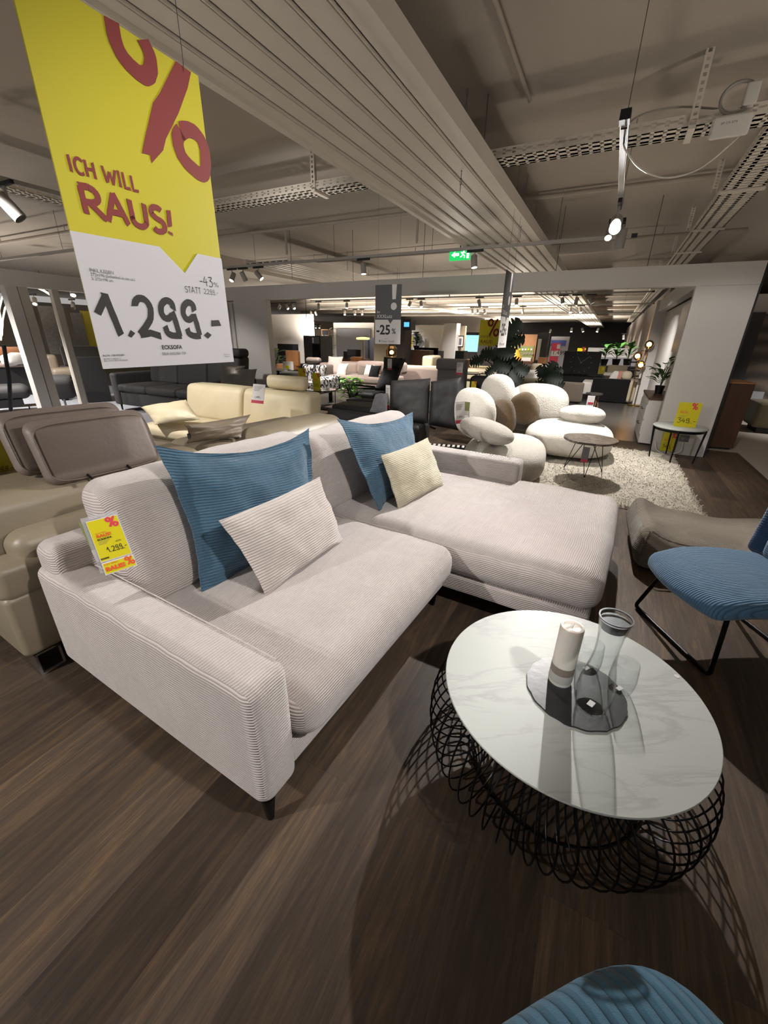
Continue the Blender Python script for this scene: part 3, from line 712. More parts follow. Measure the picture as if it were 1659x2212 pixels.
rg_ = thing('shag_rug', 'cream long-pile shag rug in front of the white boucle sofa', 'rug', W(.0, 5.3, 0), RB)
m = MB(); hx, hy = 1.03, .98
RX0, RX1, RY0, RY1 = -.72, 1.04, -1.12, 1.42
nx, ny = 90, 120; g = []
for i in range(nx + 1):
    row = []
    for j in range(ny + 1):
        x = RX0 + (RX1 - RX0) * i / nx; y = RY0 + (RY1 - RY0) * j / ny
        e_ = min(1, min(x - RX0, RX1 - x, y - RY0, RY1 - y) / .03)
        z = .004 + .022 * max(0, e_) ** .5 + (.010 * noise.noise(Vector((x * 26, y * 26, 0))) + .008 * noise.noise(Vector((x * 60, y * 60, 3))) if e_ > .2 else 0)
        row.append((x + .012 * noise.noise(Vector((y * 30, 0, 0))), y + .012 * noise.noise(Vector((x * 30, 5, 0))), z))
    g.append(row)
m.sheet(g); m.build('backing', 'shag', rg_)
m = MB()
for k in range(15000):
    x = rnd.uniform(RX0 - .005, RX1 + .005); y = rnd.uniform(RY0 - .005, RY1 + .005)
    a = rnd.uniform(0, 2 * PI); L = rnd.uniform(.018, .04); w_ = rnd.uniform(.003, .006); dx, dy = math.cos(a), math.sin(a); ti = rnd.uniform(.4, 1.3)
    z0 = .018; p0 = Vector((x, y, z0)); p1 = p0 + Vector((dx * L * ti * .4, dy * L * ti * .4, L * .5)); p2 = p0 + Vector((dx * L * ti, dy * L * ti, L * .45))
    n_ = Vector((-dy, dx, 0)) * w_
    m.add([p0 - n_, p0 + n_, p1 - n_ * .8, p1 + n_ * .8, p2], [(0, 1, 3, 2), (2, 3, 4)])
o = m.build('pile', 'shag', rg_, smooth=True, sharp=0); o['kind'] = 'stuff'

ft = A(1262, 1031, .03)
wt = thing('side_table', 'small side table with dark petrified-wood top and thin black wire legs, on the shag rug', 'table', Vector((ft.x + .16, ft.y + .12, .03)), RB)
wt['label'] = 'small table with dark marbled brown top and black wire legs on the shag rug'
TH = .43
tc = A(1276, 947, TH + .03); wt.location = (tc.x, tc.y, .03)
m = MB(); prof = [((.275 + .008 * math.sin(3 * a)) * math.cos(a), (.275 + .008 * math.sin(5 * a)) * math.sin(a)) for a in [2 * PI * i / 48 for i in range(48)]]
m.prism(prof, TH - .022, TH, (0, 0, 0), (1, 0, 0), (0, 1, 0)); m.build('table_top', 'dark_stone', wt)
for fpx in ((1262, 1031), (1300, 1018), (1218, 1009)):
    f_ = local(wt, A(*fpx, .035)); f_.z = .004; d = Vector((f_.x, f_.y, 0)); sid = Vector((-d.y, d.x, 0)).normalized() * .07
    top = Vector((f_.x * .35, f_.y * .35, TH - .022))
    m = MB(); m.tube([top + sid, f_ + sid * .03, f_ - sid * .03, top - sid], .0045, 6); m.build('leg', 'black_metal', wt)
m = MB(); m.lathe([(.0, TH - .028), (.11, TH - .028), (.11, TH - .0225), (0, TH - .0225)], seg=24, cap=False); m.build('mount_plate', 'black_metal', wt)
tg = thing('price_tag', 'grey price card with red foot hanging under the small marbled table', 'price tag', A(1268, 965, .40), RB, 'price cards on furniture')
m = MB(); m.box(-.035, .035, 0, .002, -.17, -.005); m.build('card', 'ink_grey', tg)
m = MB(); m.box(-.035, .035, -.0006, -.0001, -.17, -.14); m.build('red_band', 'label_red', tg)

# ---------------------------------------------------------------- white boucle sofa of rounded pads
bs = thing('boucle_sofa', 'white boucle sofa made of rounded pads, beyond the corner sofa', 'sofa', W(.8, 6.0, 0), RB)
def loc_(px, py, z): return local(bs, A(px, py, z))
def locY(px, py, y): return local(bs, Y(px, py, y))
def pad(name, c, rx, ry, rz, rot=(0, 0, 0), e=2.3, fn=None): 
    m = MB(); m.blob(c, rx, ry, rz, rot, e, 40, 20, fn); return m.build(name, 'boucle', bs)
q = loc_(1245, 935, .40); pad('seat', (q.x - .11, q.y + .50, .235), .55, .58, .205, (0, 0, .05), 2.9)
q = loc_(1080, 960, .40); pad('seat', (q.x + .03, q.y + .18, .235), .44, .64, .205, (0, 0, .12), 2.9)
q = locY(1022, 892, 5.05); pad('back_pad', q, .48, .17, .29, (0, 0, -.9), 2.4)
q = locY(1074, 850, 6.15); pad('back_pad', q, .28, .15, .27, (0, 0, -.5), 2.4)
q = locY(1160, 874, 6.55); pad('back_pad', (q.x, q.y, q.z + .0), .46, .17, .32, (0, 0, -.05), 2.6)
q = loc_(1257, 895, .53); pad('arm_pad', (q.x, q.y, .53), .29, .22, .115, (0, 0, -.2), 2.3)
q = loc_(1050, 930, .56); pad('arm_pad', (q.x, q.y, .56), .33, .20, .10, (.0, .13, -.5), 2.3)
m = MB(); m.box(-.6, .6, -.25, .35, .052, .07); m.build('plinth', 'black_matt', bs)
def bpil(name, label, px, py, y, rx, ry, rz, rot, mat, grp):
    r = thing(name, label, 'pillow', Y(px, py, y), 0, grp); m = MB(); m.blob((0, 0, 0), rx, ry, rz, rot, 2.5, 30, 16); m.build('cover', mat, r); return r
bpil('throw_pillow', 'gold furry pillow on the boucle sofa, leftmost of three', 1056, 893, 5.15, .19, .08, .17, (.1, .2, -.9), 'gold_fur', 'gold pillows on the boucle sofa')
bpil('throw_pillow', 'gold furry pillow on the boucle sofa, middle of three', 1087, 900, 5.0, .17, .085, .22, (.1, -.2, -1.0), 'gold_fur', 'gold pillows on the boucle sofa')
bpil('throw_pillow', 'gold furry pillow on the boucle sofa, rightmost of three', 1133, 883, 5.85, .19, .08, .23, (.1, -.5, -.3), 'gold_fur', 'gold pillows on the boucle sofa')
q = Y(1108, 862, 6.05)
r = thing('throw_pillow', 'off-white square pillow behind the gold pillows on the boucle sofa', 'pillow', q)
cc = [local(r, Y(*p)) for p in ((1098, 905, 5.9), (1135, 900, 5.85), (1120, 835, 6.1), (1080, 845, 6.15))]
pillow('cover', 'fabric_white', r, cc, .14, inset=.06, seed=2)
# ---------------------------------------------------------------- sofas in general
def sofa_gen(name, label, loc, rz, Wd, Dp, sh, bh, mat, aw=.18, ah=.6, seats=2, foot=.12, legmat='black_metal', arms=(1, 1), seat_puff=.02, backt=.2, group=None, low=True, head=0, headmat=None):
    """x across, front towards -y, back at +y; origin at the floor in the middle"""
    r = thing(name, label, 'sofa', loc, rz, group)
    x0, x1 = -Wd / 2, Wd / 2
    m = MB(); m.rbox(x0 + (aw if arms[0] else 0), x1 - (aw if arms[1] else 0), -Dp / 2 + .03, Dp / 2, foot, sh - .14, .03, 2, 3); m.build('base', mat, r)
    for k, s in enumerate((-1, 1)):
        if arms[k]:
            a0 = x0 if s < 0 else x1 - aw
            m = MB(); m.rbox(a0, a0 + aw, -Dp / 2, Dp / 2, foot, ah, .05, 3, 3, (.0, .0, .01)); m.build('armrest', mat, r)
    w0 = x0 + (aw if arms[0] else 0); w1 = x1 - (aw if arms[1] else 0); n = seats
    for i in range(n):
        a, b = w0 + (w1 - w0) * i / n + .004, w0 + (w1 - w0) * (i + 1) / n - .004
        m = MB(); m.rbox(a, b, -Dp / 2 - .01, Dp / 2 - backt, sh - .14, sh, .05, 3, 5, (0, .01, seat_puff)); m.build('seat_cushion', mat, r)
        def lean(w, t): return w + Vector((0, (w.z - sh) * .2, 0))
        m = MB(); m.rbox(a, b, Dp / 2 - backt - .06, Dp / 2 - .02, sh - .02, bh, .06, 3, 5, (0, .03, .01), lean); m.build('back_cushion', mat, r)
        if head and i in (head if isinstance(head, (list, tuple)) else range(n)):
            m = MB(); m.rbox(a + .05, b - .05, Dp / 2 - backt + .02, Dp / 2 - .02, bh + .02, bh + .19, .06, 3, 4, (0, .01, 0)); m.build('headrest', headmat or mat, r)
    for x in (x0 + .08, x1 - .08):
        for y in (-Dp / 2 + .08, Dp / 2 - .08):
            m = MB(); m.lathe([(.014, 0), (.02, foot)], (x, y, 0), 10); m.build('leg', legmat, r)
    return r
def card(label, pos, rz, w=.10, h=.2, group='price cards on furniture', yellow=False, tilt=0, pr='1.499.-', plastic=False):
    r = thing('price_tag', label, 'price tag', pos, 0, group, rot=(tilt, 0, rz))
    m = MB(); m.box(-w / 2, w / 2, 0, .003, -h, 0); m.build('card', 'paper_yellow' if yellow else 'paper_white', r)
    if yellow:
        m = MB(); brush(m, '%', w * .05, -h * .30, h * .26, h * .04, (0, -.001, 0), (1, 0, 0), (0, 0, 1), .0); m.build('percent_symbol', 'ink_red', r)
        text(r, 'RAUS!', (-w * .42, -.001, -h * .38), (1, 0, 0), (0, 0, 1), h * .11, 'ink_red', 'lettering')
    else:
        m = MB(); m.box(-w / 2, w / 2, -.001, -.0002, -h, -h * .84); m.build('red_band', 'label_red', r)
        m = MB()
        for i in range(4): m.box(-w * .38, w * .3 - i * w * .08, -.001, -.0002, -h * (.12 + i * .07) - h * .018, -h * (.12 + i * .07)); 
        m.build('print_lines', 'ink_grey', r)
    t_ = text(r, pr, (0, -.001, -h * .74 if not yellow else -h * .72), (1, 0, 0), (0, 0, 1), min(h * .17, w * .26), 'ink_black', 'price_lettering', align='CENTER')
    return r

# beige leather sofa behind, with brown headrest pads (in the axes of the corner sofa)
bl = thing('leather_sofa', 'beige leather sofa with raised brown headrest pads, behind the corner sofa at the left', 'sofa', SO, SA)
LB = 'leather_beige'
m = MB(); m.rbox(-.10, 2.3, 1.345, 2.25, .12, .43, .03, 3, (8, 4, 2), (0, 0, 0)); m.build('base', LB, bl)
m = MB(); m.rbox(-.10, .9, 1.345, 1.75, .40, .573, .045, 4, (8, 4, 2), (.01, .01, .01)); m.build('side_cushion', LB, bl)
m = MB(); m.rbox(.005, 2.2, 1.36, 1.66, .50, .665, .06, 5, (8, 4, 2), (.01, .02, .012)); m.build('armrest', LB, bl)
m = MB(); m.rbox(-.30, 1.05, 1.50, 1.95, .45, .81, .07, 5, (10, 3, 3), (.0, .03, .015), lambda w, t: w + Vector((0, 0, .01 * noise.noise(w * 3)))); m.build('back_cushion', LB, bl)
m = MB(); m.rbox(1.06, 2.2, 1.50, 1.95, .45, .80, .07, 5, (10, 3, 3), (.0, .03, .015)); m.build('back_cushion', LB, bl)
m = MB(); m.box(-.07, -.06, 1.36, 1.60, 0, .118); m.box(.02, .03, 1.36, 1.6, 0, .118); m.box(-.07, .03, 1.36, 1.6, .110, .119); m.box(-.06, .02, 1.36, 1.372, 0, .012); m.build('leg', 'chrome', bl)
m = MB(); m.box(2.0, 2.01, 1.5, 2.1, 0, .118); m.box(2.1, 2.11, 1.5, 2.1, 0, .118); m.box(2.0, 2.11, 1.5, 2.1, .1, .118); m.build('leg', 'chrome', bl)
p_bl, p_br = S(112, 1056, 1.47), S(345, 1000, 1.47); p_tl, p_tr = S(52, 935, 1.55), S(322, 886, 1.55)
def hpad(dx, dy, dz, nm):
    z0, z1 = .80, 1.075; x0, x1 = p_bl.x + .005 + dx, p_br.x + .03 + dx
    def fn(w, t):
        return w + Vector((-.02 * t[2] * 0, (w.z - z0) * .35, (w.x - x0) * -.01))
    m = MB(); m.rbox(x0, x1, 1.47 + dy, 1.56 + dy, z0 + dz, z1 + dz, .045, 5, (10, 2, 5), (0, .012, .006), fn); o = m.build(nm, 'leather_brown', bl)
    m = MB(); pts = []
    for a in range(0, 360, 8):
        ca, sa = math.cos(R(a)), math.sin(R(a)); e_ = .35
        x = (x0 + x1) / 2 + ((x1 - x0) / 2 - .012) * math.copysign(abs(ca) ** e_, ca); z = (z0 + z1) / 2 + dz + ((z1 - z0) / 2 - .012) * math.copysign(abs(sa) ** e_, sa)
        pts.append(fn(Vector((x, 1.474 + dy, z)), (0, 0, 0)))
    m.tube(pts, .0025, 5, True); m.build('seam', 'leather_brown', bl)
hpad(0, 0, 0, 'headrest'); hpad(-.055, .11, .035, 'headrest')
for px in (195, 285):
    u = S(px, 1038, 1.46).x; m = MB(); m.tube([(u, 1.53, .93), (u, 1.50, .84), (u + .012, 1.46, .80)], .006, 6); m.build('prong', 'black_metal', bl)
p = [local(bl, A(q[0], q[1], q[2])) for q in ((405, 950, .86), (480, 948, .86), (541, 893, 1.0), (400, 925, 1.0))]
# taupe pillow on that sofa
q4 = [A(403, 958, .82), A(520, 945, .82), A(542, 895, .93), A(400, 918, .95)]
r = thing('throw_pillow', 'taupe leather pillow with small dark label, in front of the cream sofa', 'pillow', q4[0], SA)
pillow('cover', 'leather_taupe', r, [local(r, p) for p in q4], .10, inset=.08, seed=21)
d0, d1 = A(403, 935, .88), A(403, 945, .86); m = MB(); ld = local(r, A(403, 936, .89)); m.box(ld.x - .006, ld.x + .012, ld.y - .02, ld.y - .012, ld.z - .03, ld.z); m.build('label_tab', 'black_matt', r)
# far end roll of that sofa
m = MB(); m.rbox(1.36, 2.25, 1.30, 1.62, .60, .86, .09, 5, (8, 3, 3), (.0, .01, .02)); m.build('headrest', LB, bl)

# cream leather sofa
cs = sofa_gen('leather_sofa', 'cream leather sofa with one raised headrest, behind the beige leather sofa', W(3.75, 3.45, 0), RB, 2.15, .95, .46, .86, 'leather_cream', aw=.16, ah=.60, seats=2, backt=.24, arms=(0, 1))
q = local(cs, Y(592, 838, 4.9))
m = MB(); m.rbox(.25, .80, .30, .44, .88, 1.03, .055, 4, (6, 2, 3), (0, .01, 0)); m.build('headrest', 'leather_cream', cs)
q4 = [Y(335, 918, 4.55), Y(432, 905, 4.4), Y(402, 864, 4.75), Y(305, 880, 4.9)]
r = thing('throw_pillow', 'cream leather pillow lying at the left end of the cream sofa', 'pillow', q4[0], RB)
pillow('cover', 'leather_cream', r, [local(r, p) for p in q4], .13, inset=.05, seed=31)
card('white price card draped over the headrest of the cream sofa', Y(560, 830, 4.5), RB, .17, .20, tilt=-.3)

# black leather sofa by the left pier
bk = sofa_gen('leather_sofa', 'dark leather three-seat sofa in front of the white left pier', W(7.25, 5.5, 0), RB, 2.95, 1.0, .52, 1.08, 'leather_slate', aw=.2, ah=.72, seats=3, backt=.24)
m = MB(); m.rbox(.72, 1.36, .25, .5, 1.07, 1.22, .06, 4, 4); m.build('headrest', 'leather_slate', bk)
for i, (a, b) in enumerate((((476, 838), (520, 790)), ((505, 840), (545, 797)))):
    q4 = [Y(a[0], a[1], 6.75 - i * .12), Y(a[0] + 42, a[1] + 1, 6.65 - i * .12), Y(b[0] + 10, b[1], 6.85 - i * .12), Y(b[0] - 42, b[1] - 3 + i * 3, 6.95 - i * .12)]
    r = thing('throw_pillow', ('larger grey pillow at the right end of the dark leather sofa', 'smaller grey pillow in front of the larger one on the dark leather sofa')[i], 'pillow', q4[0], RB, 'grey pillows on the dark leather sofa')
    pillow('cover', 'fabric_grey', r, [local(r, p) for p in q4], .12, inset=.05, seed=41 + i)

# black leather sofa seen from behind, with its low side wing
def flatcush(root, name, mat, pts, th, **k):
    return pillow(name, mat, root, [local(root, p) for p in pts], th, **k)
dk = thing('leather_sofa', 'black leather sofa turned away, with two high backs, left of the boucle sofa', 'sofa', W(2.6, 5.6, 0), RB)
flatcush(dk, 'back_cushion', 'leather_slate', [Y(838, 910, 5.5), Y(925, 915, 5.35), Y(930, 817, 5.5), Y(845, 822, 5.65)], .14, inset=.015, flange=.03, e=8, seed=51)
flatcush(dk, 'back_cushion', 'leather_black', [Y(926, 918, 5.35), Y(990, 930, 5.2), Y(996, 815, 5.45), Y(931, 824, 5.5)], .14, inset=.015, flange=.03, e=8, seed=52)
flatcush(dk, 'armrest', 'leather_slate', [Y(718, 940, 4.9), Y(830, 945, 4.7), Y(833, 898, 4.75), Y(706, 880, 4.95)], .10, inset=.01, flange=.02, e=8, seed=53)
a0, a1 = local(dk, A(800, 930, .3)), local(dk, A(950, 925, .25))
m = MB(); m.rbox(a0.x, a1.x, a0.y + .05, a0.y + .5, .16, .42, .05, 3, 4); m.build('seat', 'leather_black', dk)
for (px, py) in ((940, 925), (975, 918)):
    q = local(dk, A(px, py, .02)); m = MB(); m.tube([(q.x, q.y, .012), (q.x - .25, q.y + .1, .05), (q.x - .3, q.y + .15, .2)], .018, 8); m.build('leg', 'black_metal', dk)
r = thing('blanket', 'grey woven throw over the near end of the turned black sofa', 'blanket', Y(815, 880, 5.2), RB)
flatcush(r, 'cloth', 'throw_grey', [Y(799, 890, 5.15), Y(836, 893, 5.05), Y(838, 850, 5.25), Y(812, 852, 5.4)], .10, inset=.02, seed=55)
card('white price card hung on the back of the turned black sofa', Y(838, 832, 5.25), RB, .06, .29)
# grey throw with blue fold just behind the corner sofa's second back cushion
sofa_gen('sofa', 'low black leather bench seat beyond the blush sofa back', W(3.6, 6.3, 0), RB, 1.0, .7, .38, .42, 'leather_slate', aw=.1, ah=.4, seats=1, backt=.1, arms=(0, 0))
# floor grille with white bars
gr = thing('floor_grille', 'black floor grille with white bars between the blush and boucle sofas', 'grille', A(965, 966, .02), RB + .25)
m = MB(); m.box(-.45, .45, -.09, .09, .0, .02); m.build('frame', 'black_metal', gr)
for i in range(12):
    m = MB(); m.box(-.40 + i * .068, -.365 + i * .068, -.06, .06, .021, .026); m.build('bar', 'plastic_white', gr)
# ---------------------------------------------------------------- big hanging sale sign
d_ = ray(224, 796); d_ = d_ / math.hypot(d_.x, d_.y) * 1.27
B0 = Vector((0, 0, CAMH)) + d_
sg = thing('hanging_sign', 'big yellow and white sale sign hanging on thin wires at the upper left', 'sign', B0, PI / 2 - AZ)
NRM = PD.cross(Vector((0, 0, 1)))
def sgn(px, py):
    d = ray(px, py); t = (B0 - Vector((0, 0, CAMH))).dot(NRM) / d.dot(NRM); q = d * t + Vector((0, 0, CAMH)) - B0
    return q.dot(PD), q.z
AXX, AZZ = (1, 0, 0), (0, 0, 1)
wS = sgn(503, 775)[0]; hS = sgn(422, 160)[1]
m = MB(); m.box(0, wS, 0, .004, 0, hS); m.build('board', 'board_yellow', sg)
def spoly(pts, d, mat, name, root=sg, f=sgn):
    m = MB(); m.add([Vector((f(*p)[0], -d, f(*p)[1])) for p in pts], [tuple(range(len(pts)))]); return m.build(name, mat, root)
wp = [sgn(145, 497), sgn(343, 533), sgn(398, 590), sgn(425, 548), sgn(473, 558)]
wp = [(-.002, wp[0][1])] + [tuple(q) for q in wp[1:4]] + [(wS + .001, wp[4][1]), (wS + .001, -.001), (-.002, -.001)]
m = MB(); m.prism(wp, .0005, .0025, (0, 0, 0), AXX, AZZ); m.build('white_sheet', 'sheet_white', sg)
D1, D2 = .0012, .0034
def pw(a, b):
    p, q = sgn(*a), sgn(*b); return math.hypot(p[0] - q[0], p[1] - q[1])
def fitb(mb, s, x0, x1, y, h, w, d, f=brush, root=None, rough=.06):
    tot = sum(GL[c][0] for c in s); brush(mb, s, x0, y, h, w, (0, -d, 0), AXX, AZZ, .0, rough=rough, sx=(x1 - x0) / (tot * h))
m = MB()
m.stroke([sgn(*p) for p in ((242, 52), (251, 95), (271, 130), (298, 157), (316, 164), (325, 150), (324, 122), (313, 96))], pw((300, 165), (325, 165)), (0, -D1, 0), AXX, AZZ, 0, .05)
m.stroke([sgn(*p) for p in ((392, 283), (383, 300), (392, 335), (412, 360), (436, 378), (444, 360), (440, 318), (425, 290), (405, 280), (392, 283))], pw((380, 320), (402, 320)), (0, -D1, 0), AXX, AZZ, 0, .04)
m.build('percent_symbol', 'ink_red', sg)
spoly([(379, 132), (412, 156), (405, 190), (385, 245), (358, 300), (352, 325), (327, 353), (324, 335), (306, 331), (312, 300), (330, 222), (345, 200)], D1, 'ink_red', 'percent_symbol')
m = MB()
x0, y0 = sgn(150, 374); fitb(m, 'ICH WILL', sgn(143, 340)[0], sgn(300, 410)[0], (y0 + sgn(298, 412)[1]) / 2, sgn(143, 337)[1] - sgn(150, 374)[1], pw((150, 350), (156.5, 352)), D1)
x0, y0 = sgn(187, 466); fitb(m, 'RAUS!', sgn(163, 400)[0], sgn(378, 500)[0], (y0 + sgn(372, 505)[1]) / 2, sgn(160, 398)[1] - sgn(186, 466)[1], pw((190, 440), (203, 443)), D1)
m.build('slogan_lettering', 'ink_red', sg)
m = MB(); fitb(m, '1.299.-', sgn(214, 700)[0], sgn(476, 700)[0], sgn(260, 727)[1], sgn(240, 634)[1] - sgn(250, 727)[1] - .002, pw((240, 680), (254.5, 680)), D2, rough=.05)
m.build('price_lettering', 'ink_black', sg)
m = MB(); fitb(m, '-43', sgn(428, 605)[0], sgn(458, 610)[0], sgn(440, 618)[1], pw((440, 597), (442, 618)), .0022, D2); fitb(m, '%', sgn(459, 610)[0], sgn(470, 610)[0], sgn(465, 620)[1], pw((465, 611), (465, 620)), .0012, D2)
fitb(m, 'STATT', sgn(398, 630)[0], sgn(433, 632)[0], sgn(415, 633)[1], pw((415, 620), (416, 633)), .0016, D2); fitb(m, '2299.-', sgn(438, 630)[0], sgn(469, 632)[0], sgn(450, 636)[1], pw((450, 625), (451, 636)), .0012, D2)
m.build('discount_lettering', 'ink_black', sg)
def stxt(s, px, py, hpx, mat='ink_grey', bold=0, root=sg, f=sgn, d=D2, sx=1, nm='small_lettering'):
    x, y = f(px, py); h_ = abs(f(px, py - hpx)[1] - y) * 1.35
    return text(root, s, (x, -d, y), AXX, AZZ, h_, mat, nm, bold, sx=sx)
stxt('INKL.KISSEN', 191, 586, 8); stxt('272x190 (Schenkel in cm ca.)', 194, 595, 7); stxt('S: 272x190 cm', 196, 604, 6.5)
stxt('ECKSOFA', 348, 754, 9, 'ink_black', .0003, sx=1.05); stxt('DELIA -EXKLUSIV- TOP-', 349, 767, 6.5, sx=.72); stxt('Art.Nr. 15810022801', 220, 770, 4.5, 'ink_black'); stxt('NUMET 1.299,00 (1)', 222, 777, 3.6); stxt('Bez. 15.13.1.001.1.01.02.0.01', 223, 781, 3.6); stxt('Gemeinsam', 481, 767, 3, sx=1.0); stxt('Designed', 483, 771, 3)
a = local(sg, B0 + PD * sgn(396, 152)[0]); a = Vector((sgn(396, 152)[0], 0, sgn(396, 152)[1]))
for xx in (a.x, wS - a.x):
    m = MB(); m.tube([(xx, -.001, hS - .012), (xx + .001, -.003, hS + .02), (xx + .004, 0, hS + .3), (xx + .01, 0, 3.08 - B0.z)], .0009, 5); m.build('hanging_wire', 'grey_metal', sg)

# smaller hanging signs
def plane_sign(name, label, h0, h1, z0, z1, p, top, bot, split=.42):
    r = thing(name, label, 'sign', W(h0, p, z0), RB); w = h0 - h1; hh = z1 - z0
    m = MB(); m.box(0, w, 0, .004, 0, hh); m.build('board', top, r)
    zz = hh * split
    m = MB(); m.prism([(-.001, zz), (w * .5, zz), (w * .6, zz - .05), (w * .7, zz), (w + .001, zz), (w + .001, -.001), (-.001, -.001)], .0005, .002, (0, 0, 0), AXX, AZZ); m.build('lower_sheet', bot, r)
    for xx in (.04, w - .04):
        m = MB(); m.tube([(xx, 0, hh - .01), (xx, 0, 3.08 - z0)], .001, 4); m.build('hanging_wire', 'grey_metal', r)
    return r, w, hh
P1 = 5.4; h0, z1 = PL(811, 616, P1); h1, _ = PL(868, 618, P1); _, z0 = PL(838, 743, P1)
def gsign(r, w, hh):
    m = MB(); m.add([(w * .64, -.0012, hh), (w * .82, -.0012, hh), (w * .79, -.0012, hh * .76), (w * .66, -.0012, hh * .76)], [(0, 1, 2, 3)])
    m.lathe([(0, 0), (w * .115, 0)], (w * .72, -.0012, hh * .645), 24, Matrix.Rotation(PI / 2, 4, 'X'), cap=False); m.build('exclamation_mark', 'paper_white', r)
    text(r, 'Bei', (w * .06, -.001, hh * .535), AXX, AZZ, hh * .055, 'paper_white'); text(r, 'XXXLutz', (w * .06, -.001, hh * .45), AXX, AZZ, hh * .085, 'paper_white')
    text(r, '-25', (w * .05, -.0025, hh * .17), AXX, AZZ, hh * .23, 'ink_black', 'discount_lettering', .004); text(r, '%', (w * .66, -.0025, hh * .18), AXX, AZZ, hh * .13, 'ink_black', 'discount_lettering', .001)
    text(r, 'auf alles', (w * .38, -.0025, hh * .085), AXX, AZZ, hh * .022, 'ink_grey'); text(r, 'Dieter Knoll', (w * .24, -.0025, hh * .03), AXX, AZZ, hh * .055, 'ink_grey')
    m = MB(); m.add([(w * .17, -.0026, hh * .03), (w * .21, -.0026, hh * .03), (w * .21, -.0026, hh * .07), (w * .17, -.0026, hh * .07)], [(0, 1, 2, 3)]); m.build('emblem', 'ink_grey', r)
r, w, hh = plane_sign('hanging_sign', 'dark grey and white discount sign with an exclamation mark, facing the viewer', h0, h1, z0, z1, P1, 'paper_grey', 'paper_white'); gsign(r, w, hh)
r, w, hh = plane_sign('hanging_sign', 'dark grey and white discount sign seen almost edge-on, in front of the big monstera', h0, h1, z0, z1, P1, 'paper_grey', 'paper_white'); gsign(r, w, hh)
hp = 1.07; pa, _ = HL(1075, 749, hp); r.location = W(hp, pa, z0); r.rotation_euler = (0, 0, PI / 2 - AZ)
P2 = 9.5; h0, z1 = PL(1038, 691, P2); h1, _ = PL(1082, 690, P2); _, z0 = PL(1040, 790, P2)
r, w, hh = plane_sign('hanging_sign', 'yellow and white sale sign hanging half behind the big monstera', h0, h1, z0, z1, P2, 'paper_yellow', 'paper_white', .45)
m = MB(); brush(m, '%', w * .38, hh * .66, hh * .36, hh * .045, (0, -.001, 0), AXX, AZZ, 0); m.build('percent_symbol', 'ink_red', r)
text(r, 'ICH WILL', (w * .08, -.001, hh * .62), AXX, AZZ, hh * .07, 'ink_red'); text(r, 'RAUS!', (w * .1, -.001, hh * .5), AXX, AZZ, hh * .11, 'ink_red'); text(r, '599.-', (w * .12, -.003, hh * .12), AXX, AZZ, hh * .2, 'ink_black', 'price_lettering')
# yellow cards
def ycard(name, label, tl, tr, bl_, price, slogan=True, foot=None, border=False, extra=None):
    """card stood up between three sighted corners (world points)"""
    tl, tr, bl_ = Vector(tl), Vector(tr), Vector(bl_); ax = (tr - tl); w = ax.length; ax.normalize(); az_ = (tl - bl_); hh = az_.length; az_.normalize(); nz = az_.cross(ax) * -1
    r = thing(name, label, 'price card', bl_)
    az2 = (az_ - ax * az_.dot(ax)).normalized(); n_ = ax.cross(az2)
    M3 = Matrix((ax, -n_, az2)).transposed().to_4x4(); r.rotation_euler = M3.to_euler()
    m = MB(); m.box(0, w, 0, .0015, 0, hh); m.build('card', 'paper_white' if border else 'paper_yellow', r)
    if border: m = MB(); m.box(w * .02, w * .98, -.0004, -.0001, hh * .015, hh * .985); m.build('yellow_print', 'paper_yellow', r)
    m = MB(); brush(m, '%', w * .58, hh * .74, hh * .24, hh * .045, (0, -.001, 0), AXX, AZZ, 0, rough=.1, sx=1.1); m.build('percent_symbol', 'ink_pinkred', r)
    text(r, 'ICH WILL', (w * .14, -.001, hh * .645), AXX, AZZ, hh * .05, 'ink_orange', 'slogan_lettering'); text(r, 'RAUS!', (w * .14, -.001, hh * .56), AXX, AZZ, hh * .10, 'ink_orange', 'slogan_lettering', .0006)
    m = MB(); tw = sum(GL[q][0] for q in price); ph_ = hh * (.13 if len(price) > 5 else .19); x0_ = w * (.30 if len(price) > 5 else .1); brush(m, price, x0_, hh * .17, ph_, hh * (.014 if len(price) > 5 else .02), (0, -.001, 0), AXX, AZZ, 0, rough=.05, sx=(w * .94 - x0_) / (tw * ph_)); m.build('price_lettering', 'ink_black', r)
    m = MB()
    for i in range(3): m.box(w * .14, w * (.5 - .06 * i), -.001, -.0004, hh * (.455 - .03 * i), hh * (.461 - .03 * i))
    m.build('small_print', 'ink_grey', r)
    if extra: text(r, extra, (w * .14, -.001, hh * .49), AXX, AZZ, hh * .06, 'ink_black', 'lettering', .0004)
    return r, w, hh
# card in a clear sleeve on the corner sofa
v_ = .885
def sw(px, py, v): q = S(px, py, v); return SO + SU * q.x + SV * q.y + Vector((0, 0, q.z))
r, w, hh = ycard('price_card', 'yellow price card in a clear sleeve on the left end of the blush sofa back', sw(174, 1131, .84), sw(242, 1114, .81), sw(218, 1216, .72), '1.299.-', border=True, extra='ECKSOFA')
text(r, '-43%', (w * .62, -.001, hh * .36), AXX, AZZ, hh * .06, 'ink_black'); m = MB()
for i in range(22): m.box(w * (.03 + .012 * i), w * (.03 + .012 * i + .007), -.001, -.0005, hh * .05, hh * .085)
m.build('barcode', 'ink_black', r)
m = MB(); m.box(-.0, w, -.002, -.0005, -hh * .30, -.004); m.build('lower_card', 'paper_white', r)
m = MB(); m.box(w * .03, w * .97, -.0028, -.0021, -hh * .285, -.008); m.build('lower_print', 'paper_yellow', r)
